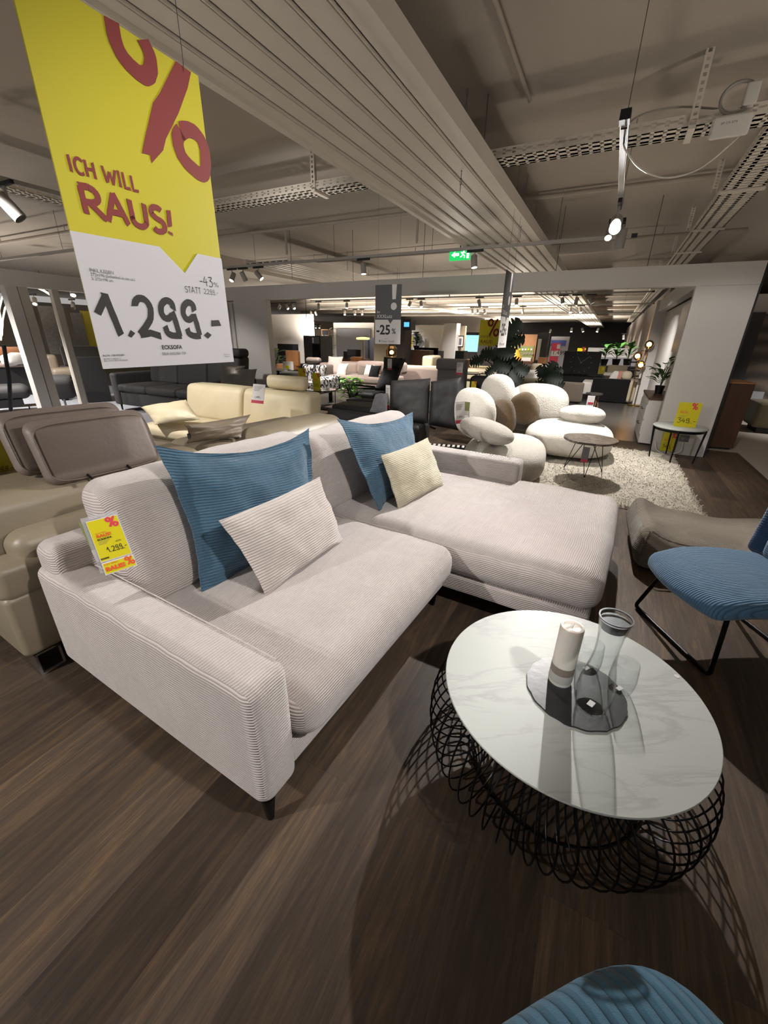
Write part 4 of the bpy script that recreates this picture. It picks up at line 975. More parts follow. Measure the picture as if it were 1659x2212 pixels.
text(r, 'ICH WILL', (w * .06, -.0035, -hh * .10), AXX, AZZ, hh * .06, 'ink_orange', 'slogan_lettering'); text(r, 'RAUS!', (w * .06, -.0035, -hh * .235), AXX, AZZ, hh * .13, 'ink_orange', 'slogan_lettering', .001)
m = MB(); brush(m, '%', w * .70, -hh * .23, hh * .19, hh * .03, (0, -.0035, 0), AXX, AZZ, 0, rough=.08, sx=1.1); m.build('percent_symbol', 'ink_orange', r)
m = MB(); m.box(-w * .12, w * 1.05, .004, .005, -hh * .22, hh * 1.12); m.build('clear_sleeve', 'film', r)
m = MB(); m.box(-w * .10, w * .6, .0055, .0065, hh * .35, hh * 1.04, Matrix.Rotation(-.06, 4, 'Y')); m.build('green_leaflet', 'label_green', r)
m = MB(); m.box(-w * .10, w * .6, .0055, .0065, hh * .06, hh * .345, Matrix.Rotation(-.06, 4, 'Y')); m.build('white_leaflet', 'paper_white', r)
# card at the left edge
ycard('price_card', 'large yellow price card standing behind the beige sofa at the left edge', Y(-60, 950, 1.75), Y(24, 942, 2.0), Y(-48, 1048, 1.75), '1.199.-')[0]

# ---------------------------------------------------------------- under the ceiling
CZ = 3.08
def along(mb, h0, h1, p0, p1, z0, z1): bx(mb, h0, h1, p0, p1, z0, z1)
def rthing(name, label, cat, group=None): return thing(name, label, cat, (0, 0, 0), RB, group)
def slat_panel(label, h0, h1, p0, p1, z, ns=7):
    r = rthing('slat_ceiling', label, 'ceiling panel')
    m = MB(); bx(m, h0 + .02, h1 - .02, p0, p1, z + .035, z + .045); m.build('backing', 'slat_white', r)
    w = (h1 - h0) / ns
    for i in range(ns):
        a = h0 + i * w
        m = MB(); bx(m, a + .012, a + w - .012, p0, p1, z + .012, z + .018); bx(m, a + .012, a + .016, p0, p1, z + .012, z + .034); bx(m, a + w - .016, a + w - .012, p0, p1, z + .012, z + .034)
        m.add([], []); m.build('slat', 'slat_white', r, smooth=False)
        if i:
            m = MB(); bx(m, a - .009, a - .004, p0, p1, z, z + .034); bx(m, a + .004, a + .009, p0, p1, z, z + .034); bx(m, a - .004, a + .004, p0, p1, z + .02, z + .034); m.build('rib', 'slat_white', r, smooth=False)
    for a in (h0, h1 - .05):
        m = MB(); bx(m, a, a + .05, p0, p1, z - .012, z + .10); m.build('edge_trim', 'slat_white', r, smooth=False)
    q = p0 + 2.3
    for q in [p0 + 2.0 + 2.4 * i for i in range(int((p1 - p0) / 2.4))]:
        for a in (h0 + .1, h1 - .1):
            m = MB(); m.tube([(-a, q, z + .04), (-a, q, CZ)], .004, 5); m.build('hanger', 'steel', r)
    return r
slat_panel('long white slatted ceiling panel running overhead from the near left into the store', 1.05, 2.05, -.6, 10.2, 2.6)
slat_panel('white slatted ceiling panel seen through the portal, further back', 1.04, 2.13, 11.9, 58, 2.6)
ha, hb = BB(A(560, 592, 2.6))[0], BB(A(690, 611, 2.6))[0]
slat_panel('short white slatted ceiling panel above the portal at the left', 5.15, 6.2, 6.4, 11.5, 2.6)
def tray(label, h0, h1, p0, p1, z, axis, hangers, n=40):
    """perforated cable tray; runs across (axis 'h') or along (axis 'p') the store"""
    r = rthing('cable_tray', label, 'cable tray')
    L0, L1 = (h0, h1) if axis == 'h' else (p0, p1)
    k = int((L1 - L0) / .075)
    bot = MB(); c0, c1 = (p0, p1) if axis == 'h' else (h0, h1)
    def bb(mb, l0, l1, a0, a1, z0, z1):
        if axis == 'h': bx(mb, l0, l1, a0, a1, z0, z1)
        else: bx(mb, a0, a1, l0, l1, z0, z1)
    # bottom: rails and cross bars leave the slots open
    for a in (c0, c0 + (c1 - c0) * .30, c0 + (c1 - c0) * .66, c1 - .022): bb(bot, L0, L1, a, a + (.034 if a not in (c0, c1 - .022) else .022), z, z + .002)
    for i in range(k): bb(bot, L0 + i * .075, L0 + i * .075 + .052, c0, c1, z, z + .002)
    bot.build('tray_bottom', 'steel_white', r, smooth=False)
    for a in (c0, c1 - .002):
        sd = MB(); bb(sd, L0, L1, a, a + .002, z + .002, z + .018); bb(sd, L0, L1, a, a + .002, z + .030, z + .042); bb(sd, L0, L1, a, a + .002, z + .052, z + .062)
        for i in range(k): bb(sd, L0 + i * .075, L0 + i * .075 + .05, a, a + .002, z + .018, z + .052)
        sd.build('side_rail', 'steel_white', r, smooth=False)
    for (hh_, pp_) in hangers:
        m = MB()
        for q in range(9):
            zz = z + .03 + (CZ - z - .03) * q / 9; dz = (CZ - z - .03) / 9
            bx(m, hh_ - .022, hh_ - .010, pp_ - .004, pp_, zz, zz + dz); bx(m, hh_ + .010, hh_ + .022, pp_ - .004, pp_, zz, zz + dz); bx(m, hh_ - .011, hh_ + .011, pp_ - .004, pp_, zz, zz + dz * .45)
        bx(m, hh_ - .022, hh_ - .019, pp_, pp_ + .03, z, CZ); bx(m, hh_ + .019, hh_ + .022, pp_, pp_ + .03, z, CZ)
        m.build('hanger', 'steel_white', r, smooth=False)
        m = MB(); (bx(m, hh_ - .02, hh_ + .02, p0 - .02, p1 + .02, z - .022, z - .002) if axis == 'h' else bx(m, h0 - .02, h1 + .02, pp_ - .02, pp_ + .02, z - .022, z - .002)); m.build('bracket', 'steel_white', r, smooth=False)
    return r
tray('white perforated cable tray crossing the ceiling above the corner sofa', -1.6, 5.4, 3.88, 4.08, 2.72, 'h', [(-.18, 3.87), (2.78, 3.87), (1.55, 3.87)])
tray('white cable tray running away along the right side of the ceiling', -.98, -.66, 4.3, 40, 2.82, 'p', [(-.6, 5.9), (-.6, 7.6), (-.6, 9.3), (-.6, 12), (-.6, 15)])
tray('white cable tray at the upper left beside the big yellow sign', 5.45, 5.65, 1.2, 3.86, 2.72, 'p', [(5.7, 2.0), (5.7, 3.4)])
def pipe(label, pts, r_, name='pipe', mat='pipe_paint', cat='pipe', drops=(), group=None):
    r = rthing(name, label, cat, group); m = MB(); m.tube([(-a, b, c) for a, b, c in pts], r_, 10); m.build('tube', mat, r)
    for (a, b, z0, z1) in drops:
        m = MB(); m.tube([(-a, b, z1), (-a, b, z0 + .03), (-a, b, z0)], [r_ * .7, r_ * .7, r_ * .45], 8); m.build('sprinkler_drop', mat, r)
    for i in range(5):
        a, b, c = [pts[0][k] + (pts[-1][k] - pts[0][k]) * (i + .5) / 5 for k in range(3)]
        m = MB(); m.tube([(-a, b, c), (-a, b, CZ)], .006, 5); m.build('pipe_clip', mat, r)
    return r
pipe('painted sprinkler pipe crossing the ceiling behind the cable tray', [(-2.0, 6.15, 3.02), (7.5, 6.15, 3.02)], .026, drops=[(5.0, 6.15, 2.66, 3.0), (2.7, 6.15, 2.66, 3.0)])
pipe('thin painted conduit running along the ceiling at the top right', [(.88, 1.4, 3.05), (.88, 3.95, 3.05)], .014, name='conduit')
pipe('painted sprinkler pipe above the portal', [(-1.4, 8.6, 2.96), (9, 8.6, 2.96)], .022, drops=[(2.2, 8.6, 2.7, 2.96)])
pipe('painted sprinkler pipe near the ceiling at the left', [(5.2, 4.7, 2.97), (16, 4.7, 2.97)], .03)
for i, p in enumerate((14.2, 18.6, 24.5, 30)):
    pipe('painted pipe crossing the far ceiling, %s of four' % ('nearest', 'second', 'third', 'farthest')[i], [(-1, p, 2.94), (15, p, 2.94)], .03, drops=[(5 - i, p, 2.65, 2.94), (1.2, p, 2.65, 2.94)], group='pipes under the far ceiling')
    r = rthing('ceiling_beam', 'shallow painted beam under the far ceiling, %s of four' % ('nearest', 'second', 'third', 'farthest')[i], 'beam', 'beams under the far ceiling')
    m = MB(); bx(m, -1, 20, p + 1.2, p + 1.7, 2.92, 3.079); m.build('beam_body', 'ceiling_paint', r)

# lighting track and its spotlights
def track(label, h0, h1, p, z, end='h'):
    r = rthing('lighting_track', label, 'track'); m = MB(); bx(m, h0, h1, p - .02, p + .02, z, z + .035); m.build('rail', 'lamp_grey', r, smooth=False)
    m = MB(); bx(m, h0 - .06, h0, p - .022, p + .022, z - .002, z + .037); m.build('end_cap', 'black_matt', r, smooth=False)
    n = max(2, int((h1 - h0) / 1.6))
    for i in range(n):
        a = h0 + (h1 - h0) * (i + .5) / n; m = MB(); m.tube([(-a, p, z + .03), (-a, p, CZ)], .003, 4); m.build('suspension_wire', 'grey_metal', r)
    return r
def spot(label, pos, aim, on=True, s=1.0, group='track spotlights', power=0, size=45, lens=None, axis='h', rad=.035):
    """pos: where the head hangs under the track; aim: a direction"""
    r = thing('track_spotlight', label, 'spotlight', pos, RB, group)
    m = MB()
    if axis == 'h': m.box(-.11 * s, .11 * s, -.014, .014, -.03, -.002)
    else: m.box(-.014, .014, -.11 * s, .11 * s, -.03, -.002)
    m.build('adapter', 'black_matt', r, smooth=False)
    m = MB(); m.tube([(0, 0, -.03), (0, 0, -.10 * s)], .009 * s, 8); m.build('stem', 'lamp_grey', r)
    d = (Matrix.Rotation(-RB, 3, 'Z') @ Vector(aim)).normalized(); q = d.to_track_quat('Z', 'Y').to_matrix().to_4x4(); c = Vector((0, 0, -.14 * s))
    m = MB(); M_ = Matrix.Translation(c) @ q
    R_, L_ = .042 * s, .15 * s
    m.lathe([(.0, -L_ / 2), (R_ * .95, -L_ / 2), (R_, -L_ / 2 + .006), (R_, L_ / 2), (R_ * .93, L_ / 2), (R_ * .9, L_ / 2 - .012), (0, L_ / 2 - .012)], (0, 0, 0), 20, M_, cap=False); hs = m.build('housing', 'lamp_grey', r)
    m = MB(); m.lathe([(0, L_ / 2 - .010), (R_ * .88, L_ / 2 - .010), (R_ * .88, L_ / 2 - .008), (0, L_ / 2 - .008)], (0, 0, 0), 20, M_, cap=False); m.build('lens', lens or ('lens_on' if on else 'lens_off'), r)
    if power:
        w0 = pmat(r) @ (c + (q.to_3x3() @ Vector((0, 0, L_ / 2 + .02))))
        l = bpy.data.lights.new('lamp_light', 'SPOT'); l.energy = power; l.spot_size = R(size); l.spot_blend = .5; l.color = (1, .88, .74); l.shadow_soft_size = rad
        o = bpy.data.objects.new('lamp_light', l); COL.objects.link(o); o.parent = r
        o.matrix_local = Matrix.Translation(c + d * (L_ / 2 + .02)) @ d.to_track_quat('-Z', 'Y').to_matrix().to_4x4()
    return r
track('long grey lighting track crossing in front of the portal', .05, 6.6, 6.25, 2.55)
def tpos(px, py, z=2.55): return A(px, py, z)
T1 = [(500, 577, True, 'leftmost of three at the left end of the long track', (-.3, -.6, -1)), (524, 575, False, 'unlit, middle of three at the left end of the long track', (.35, .4, -1)), (557, 572, True, 'rightmost of three at the left end of the long track', (.9, -.2, -1)),
      (785, 553, True, 'single one on the long track left of the exit sign', (.05, -.15, -1)), (1027, 534, True, 'single one on the long track right of the exit sign', (.1, -.2, -1))]
for px, py, on, lb, am in T1:
    hh_, pp_ = PL(px, py, 6.25); spot('grey spotlight, ' + lb, W(hh_, 6.25, 2.55), am, on)
# short rail with the bright lamp over the coffee table
r = rthing('lighting_track', 'short black and grey lighting rail carrying the dazzling lamp', 'track')
m = MB(); bx(m, .15, .19, 3.05, 4.72, 2.50, 2.535); m.build('rail', 'lamp_grey', r, smooth=False)
m = MB(); bx(m, .155, .185, 3.08, 4.3, 2.492, 2.499); m.build('inner_channel', 'black_matt', r, smooth=False)
m = MB(); bx(m, .145, .195, 2.97, 3.05, 2.495, 2.54); m.build('end_cap', 'black_matt', r, smooth=False)
for p_ in (3.12, 4.62): m = MB(); m.tube([(-.17, p_, 2.535), (-.17, p_, CZ)], .002, 4); m.build('suspension_wire', 'grey_metal', r)
k1 = spot('dazzling bright spotlight pointing at the coffee table', W(.17, 4.5, 2.50), TC + Vector((-.15, .2, .3)) - W(.17, 4.5, 2.42), True, 1.1, None, 0, lens='lens_hot', axis='p')
spot('smaller lit spotlight just below the dazzling one', W(.22, 4.72, 2.42), (-.3, -.7, -.8), True, .7, None, axis='p')
spot('dark unlit spotlight behind the dazzling one', W(.12, 4.85, 2.44), (.1, .2, -1), False, 1.0, None, axis='p')
# cable loop and white box on the tray
def cable(label, pts, r_=.004, mat='plastic_white'):
    P_ = [Vector(p) for p in pts]; out = []
    for i in range(len(P_) - 1):
        p0, p1, p2, p3 = P_[max(0, i - 1)], P_[i], P_[i + 1], P_[min(len(P_) - 1, i + 2)]
        for k in range(8):
            t_ = k / 8; out.append(.5 * ((2 * p1) + (p2 - p0) * t_ + (2 * p0 - 5 * p1 + 4 * p2 - p3) * t_ ** 2 + (3 * p1 - p0 - 3 * p2 + p3) * t_ ** 3))
    out.append(P_[-1]); m = MB(); m.tube(out, r_, 6); o = m.build('cable', mat, None); tag(o, label, 'cable'); return o
cable('white cable sagging in a loop from the lamp rail to the white box', [A(1347, 303, 2.52), A(1352, 325, 2.45), A(1385, 365, 2.40), A(1440, 384, 2.42), A(1510, 365, 2.5), A(1580, 310, 2.62), A(1612, 275, 2.72)], .005)
cable('grey cable lying over the tray from the lamp rail to the hanger', [A(1347, 300, 2.53), A(1360, 266, 2.72), A(1400, 243, 2.80), A(1470, 231, 2.84), A(1560, 236, 2.80)], .006, 'lamp_grey')
q = A(1578, 272, 2.68)
r = thing('network_box', 'white box with a coiled grey cable mounted on the ceiling cable tray', 'network box', q, RB)
m = MB(); m.rbox(-.10, .10, -.03, .08, -.055, .055, .015, 3, 3, M_=Matrix.Rotation(.35, 4, 'X')); m.build('housing', 'plastic_white', r)
text(r, 'SP-03-374', (-.06, -.075, -.012), (1, 0, 0), (0, .35, 1), .02, 'ink_grey')
m = MB(); m.tube([(.0 + .085 * math.cos(a), .02, .14 + .075 * math.sin(a)) for a in [2 * PI * i / 20 for i in range(20)]], .010, 6, True); m.build('cable_coil', 'lamp_grey', r)
m = MB(); m.rbox(.03, .10, .0, .06, .09, .20, .01, 2, 2); m.build('splitter', 'plastic_white', r)
# exit sign
r = thing('exit_sign', 'green and white emergency exit sign with a left arrow, hanging under the slatted panel', 'exit sign', W(*BB(A(993, 550, 2.56)), 2.56) - Vector((0, 0, 0)), RB)
m = MB(); m.box(-.155, .155, .0, .03, -.07, .085); m.build('panel', 'exit_green', r, smooth=False)
m = MB(); m.add([Vector((x, -.002, z)) for x, z in ((-.125, .0), (-.07, .04), (-.07, .02), (-.01, .02), (-.01, -.015), (-.07, -.015), (-.07, -.035))], [(0, 1, 2, 3, 4, 5, 6)]); m.build('arrow', 'exit_white', r, smooth=False)
m = MB(); m.add([Vector((x, -.002, z)) for x, z in ((.105, -.05), (.14, -.05), (.14, .06), (.105, .06))], [(0, 1, 2, 3)]); m.build('door_mark', 'exit_white', r, smooth=False)
m = MB(); m.lathe([(0, 0), (.013, 0)], (.06, -.002, .05), 12, Matrix.Rotation(PI / 2, 4, 'X'), cap=False)
for pts in ([(.055, .035), (.045, .0)], [(.045, .0), (.075, -.015), (.07, -.045)], [(.045, .0), (.03, -.025), (.01, -.03)], [(.055, .03), (.085, .015)], [(.055, .03), (.03, .015), (.02, .03)]): m.stroke(pts, .013, (0, -.002, 0), (1, 0, 0), (0, 0, 1))
m.build('running_figure', 'exit_white', r, smooth=False)
m = MB(); m.tube([(0, .015, .085), (0, .015, CZ - 2.56)], .008, 8); m.build('hanger', 'black_metal', r)
# thin wires with hooks up to the ceiling
for i, (a, b, z0) in enumerate(((5.0, 6.25, 2.33), (4.2, 6.9, 2.33), (2.9, 6.9, 2.33), (2.1, 6.9, 2.33), (.9, 6.9, 2.33), (-.2, 6.9, 2.33))):
    m = MB(); m.tube([W(a, b, z0 + .001), W(a, b, CZ)], .004, 5); o = m.build('threaded_rod', 'grey_metal', None); tag(o, 'thin dark rod holding the portal header from the ceiling', 'rod', 'rods holding the portal header')
for k, (px, py, px2, py2) in enumerate(((1010, 190, 1003, 300), (1140, 375, 1130, 470))):
    a = A(px, py, CZ); m = MB(); z = CZ
    q = W(BB(a)[0], BB(a)[1]); n = 14
    for i in range(n):
        zz = CZ - .6 * (i + .5) / n; tw = (i % 2) * PI / 2
        m.tube([(q.x + .006 * math.cos(t_) * math.cos(tw), q.y + .006 * math.cos(t_) * math.sin(tw), zz + .026 * math.sin(t_)) for t_ in [2 * PI * j / 8 for j in range(8)]], .0022, 4, True)
    o = m.build('chain', 'steel', None); tag(o, ('thin steel chain beside the slatted panel, the nearer one', 'thin steel chain beside the slatted panel, further back')[k], 'chain', 'chains beside the slatted panel')
# ---------------------------------------------------------------- things further back
def far(name, label, cat, px, py, P, group=None, rz=0):
    """thing standing at cross distance P under picture column px; returns root and a sight converter"""
    h_, _ = PL(px, py, P); r = thing(name, label, cat, W(h_, P, 0), RB + rz, group)
    def c(qx, qy):
        a, z = PL(qx, qy, P); return h_ - a, z
    return r, c
def fbox(r, c, name, mat, px0, py0, px1, py1, y0=0, y1=.3, rad=0, z0=None, z1=None, puff=(0, 0, 0)):
    xa, za = c(px0, (py0 + py1) / 2); xb, _ = c(px1, (py0 + py1) / 2); _, zt = c((px0 + px1) / 2, py0); _, zb = c((px0 + px1) / 2, py1)
    if z0 is not None: zb = z0
    if z1 is not None: zt = z1
    m = MB()
    if rad: m.rbox(min(xa, xb), max(xa, xb), y0, y1, zb, zt, rad, 3, 4, puff)
    else: m.box(min(xa, xb), max(xa, xb), y0, y1, zb, zt)
    return m.build(name, mat, r, smooth=bool(rad))
def leafm(mb, base, d, L, w, mat_up=Vector((0, 0, 1)), split=False, bend=.3):
    d = Vector(d).normalized(); s_ = d.cross(mat_up)
    if s_.length < .05: s_ = Vector((1, 0, 0))
    s_.normalize(); n_ = s_.cross(d).normalized(); N_ = 12; vs = []; fs = []
    for i in range(N_ + 1):
        t_ = i / N_; ww = w * (math.sin(PI * min(1, t_ * .93 + .07)) ** .7) * (1 - .25 * t_)
        if split and i % 2 == 1 and 2 < i < N_: ww *= .38
        p = Vector(base) + d * (L * t_) - n_ * 0 + Vector((0, 0, -bend * L * t_ * t_))
        vs += [p - s_ * ww + n_ * ww * .25, p, p + s_ * ww + n_ * ww * .25]
    for i in range(N_):
        for k in range(2): a = 3 * i + k; fs.append((a, a + 1, a + 4, a + 3))
    mb.add(vs, fs)
def plant(label, loc, hgt, spread, n, L, w, mat='leaf', split=False, pot=None, seed=1, stems=3, name='potted_plant', potmat='pot_black', up=.5, group=None, rz=0, jitter=.4):
    r = thing(name, label, 'plant', loc, rz, group); rg = random.Random(seed)
    pr, ph = pot if pot else (.1, .16)
    m = MB(); m.lathe([(0, 0), (pr * .72, 0), (pr, ph), (pr * .93, ph), (pr * .9, ph - .02), (0, ph - .02)], seg=20, cap=False); m.build('pot', potmat, r)
    m = MB(); m.lathe([(0, ph - .018), (pr * .89, ph - .018)], seg=16, cap=False); m.build('soil', 'soil', r)
    st = MB(); fo = MB()
    for s_ in range(stems):
        a = rg.uniform(0, 2 * PI); top = Vector((math.cos(a) * spread * .25, math.sin(a) * spread * .25, hgt * rg.uniform(.7, .95)))
        st.tube([(0, 0, ph - .02), top * .5 + Vector((0, 0, ph * .5)), top], [.012, .01, .006], 6)
    for i in range(n):
        a = 2 * PI * i / n * 2.4 + rg.uniform(-.3, .3); f_ = rg.random(); z = ph + (hgt - ph) * (.15 + .85 * f_); rr = spread * (.35 + .5 * rg.random()) * (1 - .3 * f_)
        p = Vector((math.cos(a) * rr * .6, math.sin(a) * rr * .6, z)); d = Vector((math.cos(a), math.sin(a), rg.uniform(up - jitter, up + jitter)))
        st.tube([(0, 0, ph + (z - ph) * .5), p * .6 + Vector((0, 0, z * .3)), p], .004, 5, cap=False)
        leafm(fo, p, d, L * rg.uniform(.7, 1.15), w * rg.uniform(.8, 1.1), split=split)
    st.build('stem', 'stem_green', r); fo.build('foliage', mat, r)
    return r

# -- behind the portal, left bay
f = MB()
def wallx(px0, px1, pyt, P, mat, name='wall_back', z0=0, th=.15, ztop=None):
    ha, zt = PL((px0 + px1) / 2, pyt, P); h0, _ = PL(px0, pyt, P); h1, _ = PL(px1, pyt, P); m = MB(); bx(m, h0, h1, P, P + th, z0, ztop or zt); return rstruct(name, m, mat)
wallx(540, 673, 679, 17, 'wall_white'); wallx(720, 808, 697, 19, 'wall_white'); wallx(674, 721, 712, 21, 'wall_white')
r, c = far('wall_panel', 'dark grey textured panel on the far white wall', 'wall panel', 760, 750, 18.9); fbox(r, c, 'panel', 'wall_cord', 727, 710, 800, 800, 0, .08, z0=0)
r, c = far('television', 'black television with grey soundbar box in front of the lit white wall', 'television', 620, 770, 12.5); fbox(r, c, 'screen', 'black_gloss', 601, 743, 643, 785, 0, .06); fbox(r, c, 'stand_box', 'ink_grey', 591, 752, 601, 785, .0, .3); fbox(r, c, 'cabinet', 'black_matt', 580, 785, 665, 810, 0, .5, z0=0)
r, c = far('wing_chair', 'tan leather wing chair in front of the black television', 'chair', 627, 775, 11.6); fbox(r, c, 'backrest', 'wood_light', 616, 757, 642, 792, 0, .2, .06); fbox(r, c, 'seat', 'wood_light', 612, 785, 640, 800, -.4, .2, .06); fbox(r, c, 'base', 'black_metal', 622, 800, 630, 815, -.1, .1, z0=0)
r, c = far('wardrobe', 'tall dark grey wardrobe with black glass door, beyond the portal', 'wardrobe', 672, 750, 13.4); fbox(r, c, 'body', 'wall_dark', 656, 725, 692, 780, .02, .8, z0=0); fbox(r, c, 'door', 'black_gloss', 675, 728, 691, 778, -.01, .019, z0=.05); fbox(r, c, 'door_tag', 'paper_white', 675, 729, 678, 741, -.02, -.011)
r, c = far('framed_picture', 'tall narrow picture with black and white leaf motif beyond the wardrobe', 'picture', 702, 740, 16); fbox(r, c, 'frame', 'wood_light', 695, 711, 710, 768, 0, .05); fbox(r, c, 'print', 'abstract_print', 697, 724, 706, 762, -.01, -.001); fbox(r, c, 'mount', 'black_matt', 696, 713, 709, 724, -.01, -.001)
plant('tall green plant beside the narrow leaf picture', W(*(lambda q: (q[0], 15))(PL(711, 760, 15)), 0), 1.75, .35, 26, .4, .06, 'leaf', seed=4)
r, c = far('television', 'small black television in front of the grey wall panel', 'television', 764, 765, 14.0); fbox(r, c, 'screen', 'black_gloss', 750, 755, 779, 772, 0, .06); fbox(r, c, 'speaker', 'black_matt', 742, 759, 750, 775, 0, .2); fbox(r, c, 'cabinet', 'walnut', 738, 775, 784, 790, 0, .5, z0=0)
r, c = far('wing_chair', 'low tan leather chair in front of the small television', 'chair', 768, 775, 13.6); fbox(r, c, 'backrest', 'wood_light', 756, 771, 782, 783, 0, .25, .06); fbox(r, c, 'seat', 'wood_light', 756, 780, 780, 790, -.4, .2, .06)
def flamp(label, px, P, py_top, wpx):
    r, c = far('floor_lamp', label, 'lamp', px, py_top, P); _, zt = c(px, py_top); x1, _ = c(px + wpx / 2, py_top)
    m = MB(); m.lathe([(0, 0), (.14, 0), (.14, .02), (0, .02)], seg=20, cap=False); m.build('base', 'gold', r)
    m = MB(); m.tube([(0, 0, .02), (0, 0, zt - .06)], .015, 8); m.build('pole', 'gold', r)
    m = MB(); m.lathe([(x1 * .2, zt), (x1, zt - .02), (x1, zt - .07), (x1 * .85, zt - .08), (0, zt - .08)], seg=24, cap=False); m.build('lamp_shade', 'shade_glow', r); return r
flamp('brass floor lamp with flat glowing disc shade, before the grey wall panel', 784, 12.8, 728, 25)
r, c = far('display_cabinet', 'dark display cabinet with vertical chrome strips right of the brass lamp', 'cabinet', 800, 750, 15); fbox(r, c, 'body', 'wall_dark', 789, 729, 810, 790, 0, .5, z0=0); fbox(r, c, 'chrome_strip', 'steel', 797, 731, 799, 785, -.03, -.001)
# columns
wallx(808, 843, 684, 12.2, 'wall_beige', 'wall_back', 0, .4); wallx(841, 876, 684, 12.1, 'wall_brown', 'wall_back', 0, .5)
wallx(876, 962, 702, 16.5, 'wall_white'); wallx(959, 987, 698, 15.5, 'wall_white', 'wall_back', 0, .5); wallx(987, 1006, 704, 16, 'wall_beige')
r, c = far('info_screen', 'small black screen box with blue display mounted high on the brown column', 'screen', 878, 700, 11.6); fbox(r, c, 'housing', 'black_matt', 870, 690, 887, 713, 0, .35); fbox(r, c, 'display', 'screen_small', 873, 696, 884, 706, -.01, -.001)
r, c = far('table_lamp', 'glass table lamp with a glowing warm bulb behind the black recliner', 'lamp', 846, 760, 9.8); x_, zb = c(846, 775); _, zt = c(846, 747); rr = c(857, 760)[0]
m = MB(); m.lathe([(rr * .5, zb), (rr, zb + .06), (rr, zt - .06), (rr * .6, zt)], seg=24, cap=False); m.build('lamp_shade', 'smoke_glass', r); m = MB(); m.blob((0, 0, (zb + zt) / 2), .035, .035, .045); m.build('bulb', 'bulb_warm', r)
m = MB(); m.tube([(0, 0, .0), (0, 0, zb)], .02, 8); m.lathe([(0, 0), (.13, 0), (.13, .02), (0, .02)], seg=16, cap=False); m.build('base', 'black_metal', r)
r, c = far('framed_picture', 'white picture with two grey stones on the spotlit far wall', 'picture', 905, 738, 16.3); fbox(r, c, 'canvas', 'paper_white', 893, 726, 917, 750, 0, .05)
for (px, py, k) in ((899, 735, .28), (910, 742, .14)):
    x_, z_ = c(px, py); m = MB(); m.lathe([(0, 0), (k, 0)], (x_, -.004, z_), 20, Matrix.Rotation(PI / 2, 4, 'X'), cap=False); m.build('stone_motif', 'ink_grey', r)
r, c = far('television', 'large black television below the stone picture', 'television', 923, 765, 13.5); fbox(r, c, 'screen', 'black_gloss', 903, 751, 945, 781, 0, .06); fbox(r, c, 'side_panel', 'ink_grey', 945, 758, 956, 782, .05, .1); fbox(r, c, 'cabinet', 'wood_light', 872, 783, 930, 792, -.2, .3); fbox(r, c, 'plinth', 'fabric_taupe', 878, 791, 925, 800, 0, .3, z0=0)
q = PL(897, 778, 12.8); plant('bushy green plant in a black pot left of the large television', W(q[0], 12.85, 1.1), .5, .2, 40, .18, .05, 'leaf', pot=(.1, .12), seed=6)
r, c = far('sideboard', 'dark sideboard carrying the bushy plant', 'sideboard', 893, 790, 12.6); fbox(r, c, 'body', 'walnut', 880, 786, 925, 800, .02, .4, z0=0, z1=1.095)
r, c = far('hanging_banner', 'mustard and grey cloth banner beside the stone picture', 'banner', 888, 745, 15.6); fbox(r, c, 'cloth', 'fabric_yellow', 883, 726, 892, 750, 0, .02); fbox(r, c, 'lower_cloth', 'fabric_lightgrey', 883, 750, 892, 770, 0, .02)
r, c = far('framed_picture', 'dark abstract picture in a thin frame right of the white column', 'picture', 995, 738, 15.8); fbox(r, c, 'frame', 'black_metal', 988, 725, 1001, 750, 0, .04); fbox(r, c, 'print', 'paper_white', 989, 727, 1000, 748, -.01, -.001); fbox(r, c, 'motif', 'ink_grey', 992, 731, 997, 745, -.02, -.011)
r, c = far('media_cabinet', 'black media box on the far sideboard right of the column', 'cabinet', 992, 770, 14); fbox(r, c, 'body', 'black_matt', 983, 758, 1002, 777, 0, .4); fbox(r, c, 'stand', 'wood_light', 980, 777, 1050, 790, 0, .4, z0=0)
r, c = far('shop_window', 'bright pale blue lit window pane in the far background', 'window', 1020, 742, 24); fbox(r, c, 'pane', 'screen_blue', 1002, 724, 1040, 760, 0, .05); fbox(r, c, 'frame', 'black_matt', 1002, 718, 1040, 724, -.05, .05); fbox(r, c, 'base', 'wall_dark', 1000, 760, 1060, 775, 0, .2, z0=0)
q = PL(659, 695, 14); r, c = far('lit_screen', 'overexposed bright bluish screen at the end of the lit white wall', 'screen', 662, 695, 14.5); fbox(r, c, 'display', 'screen_glare', 653, 687, 671, 707, 0, .05)
m = MB(); xx, zz = c(662, 687); m.tube([(xx, 0, zz), (xx, 0, 3.08)], .01, 6); m.build('hanger', 'black_metal', r)
